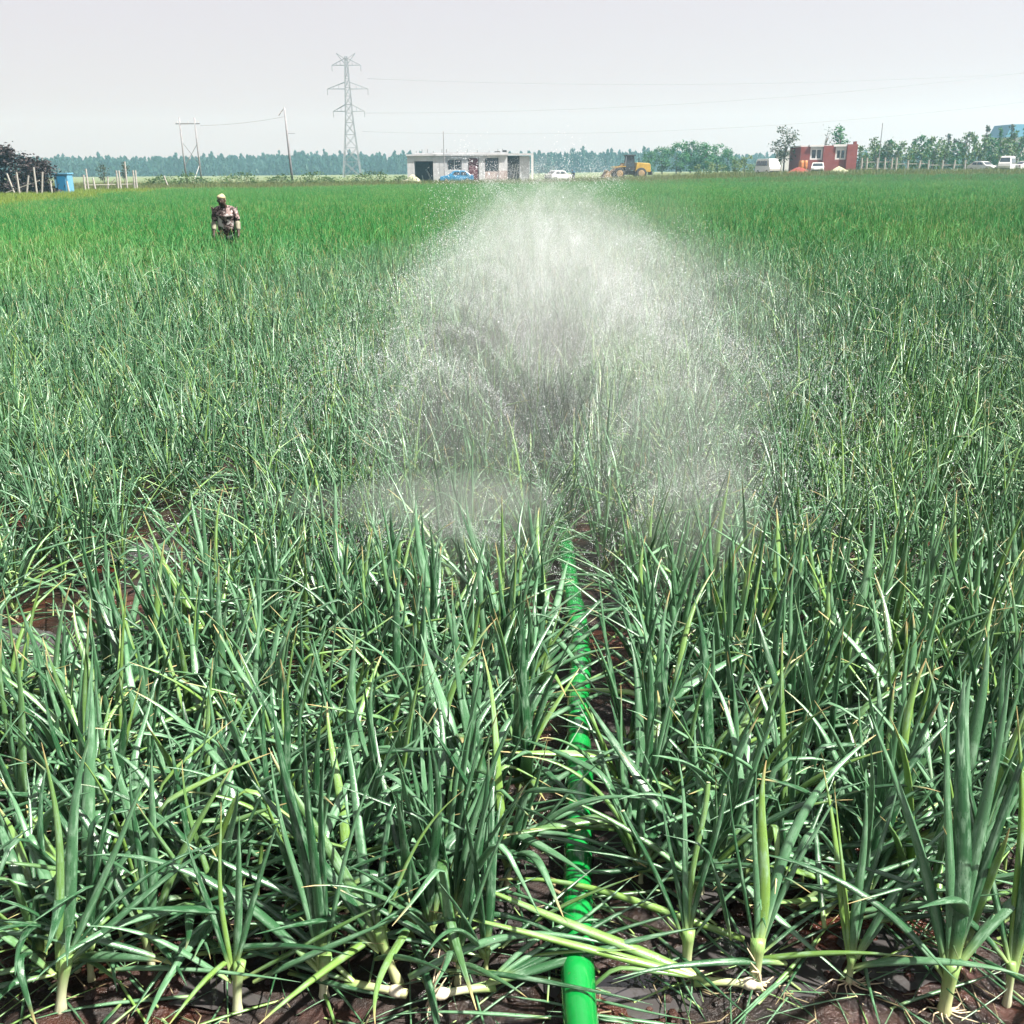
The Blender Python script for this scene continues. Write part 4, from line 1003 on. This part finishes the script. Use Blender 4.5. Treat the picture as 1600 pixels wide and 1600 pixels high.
for k in range(3):
    q = lx(794 + 4 * k); MB().bar((q, 2.8, 0), (q + .4, 3.0, 2.6), .09).build('timber', M['palewood'], cb)
b = Vector((place(694.5, 149), 149.2, 0)); b.z = float(g(b.x, b.y))
tag(MB().tube([(0, 0, 0), (0, 0, hpx(212, 284, 149))], [.07, .05], 6).build('mast', M['polewood'], None, loc=b), 'slim pole standing against the concrete block, rising above its roof', 'pole')

def heap(name, px, Y, rx, ry, h, mat, label):
    b = on_ground(px, Y); V = [(0, 0, h)]; nr, nn = 6, 18; Fc = []
    for j in range(1, nr + 1):
        q = j / nr
        for i in range(nn):
            a = 2 * math.pi * i / nn; w = 1 + .15 * math.sin(3 * a + px) + rng.normal(0, .04); V.append((rx * q * w * math.cos(a), ry * q * w * math.sin(a), h * (1 - q ** 1.2) + rng.normal(0, .03 * h) - .05 * q))
    for i in range(nn): Fc.append([0, 1 + i, 1 + (i + 1) % nn])
    for j in range(nr - 1):
        for i in range(nn): Fc.append([1 + j * nn + i, 1 + (j + 1) * nn + i, 1 + (j + 1) * nn + (i + 1) % nn, 1 + j * nn + (i + 1) % nn])
    tag(mobj(name, mkmesh(name, V, Fc, M[mat], True), None, b), label, 'heap')
heap('sand_heap', 645, 146, 1.7, 1.2, 1.25, 'sand', 'pale sand heap against the left corner of the concrete block')
heap('earth_heap', 1247, 149, 2.1, 1.2, .95, 'redearth', 'red earth heap in front of the brick house')
heap('rubble_heap', 1309, 148.2, 1.7, .8, .95, 'sand', 'pale rubble heap under the right window of the brick house')
heap('spoil_heap', 953, 150, 1.6, 1.0, .55, 'dusty', 'brown spoil heap at the loader bucket')

HY = 152.0; hx_ = place(1291, HY); rh = thing('brick_house', 'red brick house with flat white-edged roof and white framed windows', 'house', (hx_, HY, float(g(hx_, HY)) - .05)); hs = HY / F_PX
def hl(px): return (px - 1291) * hs
def hz(py): return (270.5 - py) * hs
HH = hz(233)
for a, b_ in [(1250, 1264), (1282.5, 1297), (1297, 1301)]: box_part('wall_panel', 'redbrick', rh, hl(a) + (.001 if a > 1250 else 0), hl(b_) - .002, 0 if a != 1282.5 else -.25, .3, 0, HH if a != 1282.5 else HH + .12)
box_part('wall_panel', 'redbrick', rh, hl(1317), hl(1332), -.35, .3, 0, HH + .3)
for a, b_, p0, p1 in [(1264, 1282.5, 236, 251), (1301, 1317, 237, 251)]:
    box_part('sill_wall', 'redbrick', rh, hl(a) + .001, hl(b_) - .003, .02, .28, 0, hz(p1)); box_part('lintel', 'concrete', rh, hl(a) + .001, hl(b_) - .003, .02, .28, hz(p0), HH - .01)
    X0, X1, Z0, Z1 = hl(a) + .02, hl(b_) - .02, hz(p1), hz(p0); w = MB()
    w.box(X0, X0 + .22, .05, .2, Z0, Z1).box(X1 - .22, X1, .05, .2, Z0, Z1).box(X0 + .22, X1 - .22, .05, .2, Z0, Z0 + .2).box(X0 + .22, X1 - .22, .05, .2, Z1 - .12, Z1).box((X0 + X1) / 2 - .08, (X0 + X1) / 2 + .08, .06, .19, Z0 + .2, Z1 - .12)
    f = w.build('window', M['white'], rh); MB().box(X0 + .2, X1 - .2, .11, .14, Z0 + .18, Z1 - .1).build('pane', M['glass'], f)
for a, b_, y0, y1 in [(1250, 1332, 5.7, 6)]: box_part('back_wall', 'redbrick', rh, hl(a), hl(b_), y0, y1, 0, HH - .01)
box_part('side_wall', 'redbrick', rh, hl(1250), hl(1250) + .28, .31, 5.69, 0, HH - .01); box_part('side_wall', 'redbrick', rh, hl(1332) - .28, hl(1332), .31, 5.69, 0, HH - .01)
box_part('roof', 'white', rh, hl(1250), hl(1332), .31, 6.1, HH, HH + .18); box_part('fascia', 'white', rh, hl(1262), hl(1282.4), -.25, .305, HH + .003, HH + .25); box_part('fascia', 'white', rh, hl(1297), hl(1316.8), -.2, .305, HH + .003, HH + .3)
box_part('chimney', 'redbrick', rh, hl(1329), hl(1333), .5, 1.0, HH + .184, HH + .7)
wb = on_ground(1238, 168); wh = thing('pale_shed', 'small pale shed with a dark window behind the airy tree', 'shed', wb)
box_part('wall', 'white', wh, -1.9, 1.9, 0, 4, 0, 3.3); box_part('roof', 'concrete', wh, -2.05, 2.05, -.2, 4.2, 3.303, 3.5); f = box_part('window', 'white', wh, .5, 1.5, -.06, -.003, 1.6, 2.9); MB().box(.6, 1.4, -.09, -.062, 1.7, 2.8).build('pane', M['glass'], f)
bb = on_ground(1577, 232); bs = thing('blue_roofed_shed', 'tall shed with bright blue sheet roof behind the young trees', 'shed', bb)
e = hpx(216, 262, 232); tpz = hpx(199, 262, 232)
box_part('wall', 'white', bs, -2.0, 3.4, 0, 8, 0, e - .02); MB().prism([(-2.3, e - .1), (3.7, e - .1), (3.2, tpz), (-1.2, tpz)], -.3, 8.3).build('roof', M['paleblue'], bs); f = box_part('window', 'white', bs, .2, 1.4, -.06, -.003, 4.5, 5.8); MB().box(.32, 1.28, -.09, -.062, 4.6, 5.7).build('pane', M['glass'], f)
cbn = thing('blue_cabin', 'light blue upright sheet-metal cabin among the fence posts', 'cabin', on_ground(95, 98))
box_part('wall', 'paleblue', cbn, -.62, .62, 0, 1.2, 0, 2.0); box_part('roof', 'paleblue', cbn, -.7, .7, -.1, 1.3, 2.003, 2.12); d = box_part('door', 'bluecar', cbn, -.35, .4, -.05, -.003, .08, 1.85); MB().box(.28, .33, -.09, -.053, .9, 1.05).build('handle', M['black'], d)

# ------------------------------------------------------------------ vehicles
def wheel(par, x, y, r, w, name='wheel', rim='rim'):
    o = bpy.data.objects.new(name, None); o.location = (x, y, r); link(o, par)
    MB().tube([(0, -w / 2, 0), (0, -w * .42, 0), (0, w * .42, 0), (0, w / 2, 0)], [r * .9, r, r, r * .9], 18).build('tyre', M['tyre'], o)
    for s_ in (-1, 1): MB().tube([(0, s_ * w * .5, 0), (0, s_ * w * .56, 0)], [r * .6, r * .5], 14).build('rim', M[rim], o)
    return o
def car(label, loc, rz, paint, van=False, group=None, cat='car'):
    c = thing('van' if van else 'parked_car', label, cat, loc, rz, group); w = 1.7
    if van: body = [(-2.2, .35), (2.15, .35), (2.25, .8), (2.15, 1.15), (1.55, 2.05), (1.3, 2.15), (-2.1, 2.15), (-2.25, 1.9), (-2.25, .6)]; belt, top = 1.15, 1.95
    else: body = [(-2.05, .32), (2.05, .32), (2.12, .55), (2.05, .78), (1.05, .95), (.4, 1.42), (-.1, 1.5), (-1.1, 1.46), (-1.75, 1.02), (-2.1, .92), (-2.12, .5)]; belt, top = .95, 1.4
    ins = lambda x, z: max(0, (z - belt)) * .22
    MB().prism(body, -w / 2, w / 2, ins).build('body', M[paint], c, bevel=.05)
    for s_ in (-1, 1):
        z0, z1 = belt + .05, top - (.1 if van else .06)
        wins = [(-2.0, -1.0), (-.9, .25), (.35, 1.35)] if van else [(-1.25, -.55), (-.45, .55)]
        for a, b_ in wins:
            sl_ = .0 if b_ < (1 if van else .5) else (.35 if van else .32); ya = s_ * (w / 2 + .012 - (z0 - belt) * .22); yb = s_ * (w / 2 + .012 - (z1 - belt) * .22)
            MB().add([(a, ya, z0), (b_, ya, z0), (b_ - sl_, yb, z1), (a + .08, yb, z1), (a, ya - s_ * .04, z0), (b_, ya - s_ * .04, z0), (b_ - sl_, yb - s_ * .04, z1), (a + .08, yb - s_ * .04, z1)],
                     [[0, 1, 2, 3], [7, 6, 5, 4], [0, 4, 5, 1], [1, 5, 6, 2], [2, 6, 7, 3], [3, 7, 4, 0]]).build('side_window', M['glass'], c)
    def pane(nm, xa, za, xb, zb, wa, wb, off):
        MB().add([(xa + off, -wa, za), (xa + off, wa, za), (xb + off, wb, zb), (xb + off, -wb, zb), (xa, -wa, za), (xa, wa, za), (xb, wb, zb), (xb, -wb, zb)],
                 [[0, 1, 2, 3], [7, 6, 5, 4], [0, 4, 5, 1], [1, 5, 6, 2], [2, 6, 7, 3], [3, 7, 4, 0]]).build(nm, M['glass'], c)
    if van: pane('windscreen', 2.08, 1.2, 1.62, 1.95, .72, .62, .03); pane('rear_window', -2.25, 1.25, -2.25, 1.85, .6, .55, -.02)
    else: pane('windscreen', .98, 1.0, .45, 1.38, .72, .64, .03); pane('rear_window', -1.7, 1.06, -1.18, 1.4, .7, .62, -.03)
    for s_ in (-1, 1):
        for x in (-1.3, 1.3): wheel(c, x, s_ * (w / 2 - .1), .31, .22)
        MB().box(2.08, 2.16, s_ * .62 - .18, s_ * .62 + .18, .6, .76).build('headlight', M['white'], c); MB().box(-2.16 - (.12 if van else 0), -2.08 - (.12 if van else 0), s_ * .66 - .1, s_ * .66 + .1, .7, .92).build('tail_light', M['reddoor'], c)
    for x in (2.06, -2.2): MB().box(x, x + .14, -.8, .8, .33, .52).build('bumper', M['black'], c)
    return c
def car_at(px, Y, rz, label, paint='whitecar', van=False, **k):
    b = on_ground(px, Y); return car(label, b, rz, paint, van, **k)
car_at(713, 147.6, math.pi + .12, 'blue hatchback parked before the concrete block doorway', 'bluecar').scale = (1.12, 1.1, 1.15)
car_at(1198, 152, -H + .25, 'white van facing the field left of the airy tree', van=True, cat='van')
car_at(1276, 149.2, -H - .3, 'white car parked nose out at the left window of the brick house')
car_at(1533, 156, -H + .5, 'white car beside the hedge, left of the larger white one', group='white vehicles parked under the young trees')
car_at(1570, 153, -H - .6, 'white van parked under the blue-roofed shed', van=True, cat='van', group='white vehicles parked under the young trees')
car_at(1605, 155, .2, 'pale car cropped by the right edge under the trees', group='white vehicles parked under the young trees')
car_at(874, 156, .6, 'white car half hidden in the spray mist near the bare bushes')
# orange drums at the house
for i, (px, Y, lab) in enumerate([(1250, 150.5, 'orange drum standing on the red heap left of the brick house'), (1256, 150.9, 'orange drum next to the brick wall behind the other drum')]):
    b = on_ground(px, Y); dr_ = thing('drum', lab, 'drum', b, 0, 'orange drums'); MB().tube([(0, 0, .6), (0, 0, .62), (0, 0, 1.0), (0, 0, 1.4), (0, 0, 1.75), (0, 0, 1.78)], [.3, .33, .35, .35, .33, .3], 14).build('barrel', M['orange'], dr_, True)
    MB().tube([(0, 0, 1.781), (0, 0, 1.82)], .29, 14).build('lid', M['dusty'], dr_); box_part('pallet', 'palewood', dr_, -.5, .5, -.5, .5, 0, .6)
# wheel loader, bucket to the left
lb = on_ground(980, 150); ld = thing('wheel_loader', 'yellow wheel loader with black cab and lowered bucket facing left', 'loader', lb, .1)
for s_ in (-1, 1):
    wheel(ld, -1.35, s_ * 1.0, .78, .6, rim='dusty'); wheel(ld, 1.75, s_ * 1.0, .78, .6, rim='dusty')
MB().prism([(.95, 1.0), (3.15, .95), (3.2, 1.3), (3.1, 2.0), (2.9, 2.15), (1.15, 2.25)], -.85, .85).build('engine_hood', M['yellow'], ld, bevel=.06)
MB().box(3.205, 3.4, -1.0, 1.0, .55, 1.1).build('counterweight', M['black'], ld, bevel=.04)
MB().prism([(-1.9, .6), (1.6, .6), (1.6, .96), (.3, 1.2), (-1.1, 1.3), (-1.9, 1.0)], -.45, .45).build('chassis', M['black'], ld)
MB().box(-.45, .9, -.75, .75, 1.22, 1.75).build('cab_base', M['black'], ld)
cabm = MB().prism([(-.35, 1.76), (.85, 1.76), (.72, 3.1), (-.2, 3.1)], -.7, .7, lambda x, z: (z - 1.76) * .06).build('cab', M['glass'], ld)
for x0_, x1_ in [(-.38, -.23), (.86, .73)]:
    for s_ in (-1, 1): MB().bar((x0_, s_ * .71, 1.75), (x1_, s_ * .64, 3.12), .05).build('pillar', M['black'], cabm)
MB().box(-.45, .95, -.85, .85, 3.12, 3.3).build('cab_roof', M['black'], ld, bevel=.04)
for s_ in (-1, 1):
    MB().prism([(-.65, 1.95), (-.8, 2.05), (-2.2, 1.35), (-3.05, .45), (-2.85, .35), (-2.0, 1.1)], s_ * .5 - .1, s_ * .5 + .1).build('boom_arm', M['dusty'], ld)
    MB().bar((-.8, s_ * .3, 1.2), (-2.0, s_ * .3, 1.15), .07, 8).build('cylinder', M['steel'], ld)
    MB().prism([(-2.2, 1.62), (-.5, 1.68), (-.55, 1.78), (-2.1, 1.72)], s_ * 1.0 - .32, s_ * 1.0 + .32).build('mudguard', M['yellow'], ld)
MB().prism([(-.75, 1.3), (-.5, 2.15), (-.9, 2.2), (-1.3, 1.3)], -.38, .38).build('front_frame', M['dusty'], ld)
bk = MB().prism([(-2.9, .12), (-3.9, .05), (-3.92, .12), (-3.0, .25), (-2.85, .75), (-3.15, 1.2), (-3.05, 1.25), (-2.7, .8), (-2.72, .3)], -1.3, 1.3).build('bucket', M['dusty'], ld)
for s_ in (-1, 1): MB().prism([(-2.9, .13), (-3.85, .08), (-3.1, 1.18), (-2.75, .78)], s_ * 1.3 - .03, s_ * 1.3 + .03).build('bucket_side', M['dusty'], bk)
MB().bar((1.5, -.5, 2.2), (1.5, -.5, 2.85), .06, 8).build('exhaust', M['black'], ld)
# people at the track
b = on_ground(797, 147.5); person(b, .3, 'distant person in dark clothes standing before the concrete annexe', shirt='darkin', sleeve='darkin', hat=None, h=1.65, hands=False)
b = on_ground(896, 147); person(b, -.4, 'distant person in dark blue clothes on the track beside the spray', shirt='bluecar', sleeve='darkin', hat=None, h=1.6, lean=.2, hands=False)

# ------------------------------------------------------------------ air
t = NT('haze'); pv = t.n('ShaderNodeVolumePrincipled'); pv.inputs['Color'].default_value = (.43, .78, 1.0, 1); pv.inputs['Density'].default_value = 0.0006
pv.inputs['Absorption Color'].default_value = (1, 1, 1, 1); pv.inputs['Anisotropy'].default_value = 0.45
t.l(pv.outputs[0], t.out.inputs['Volume'])
tag(MB().box(-1010, 1010, -40, 1010, -1.1, 50).build('haze', t.m), 'pale bluish haze over the far trees', 'haze', None, 'stuff')
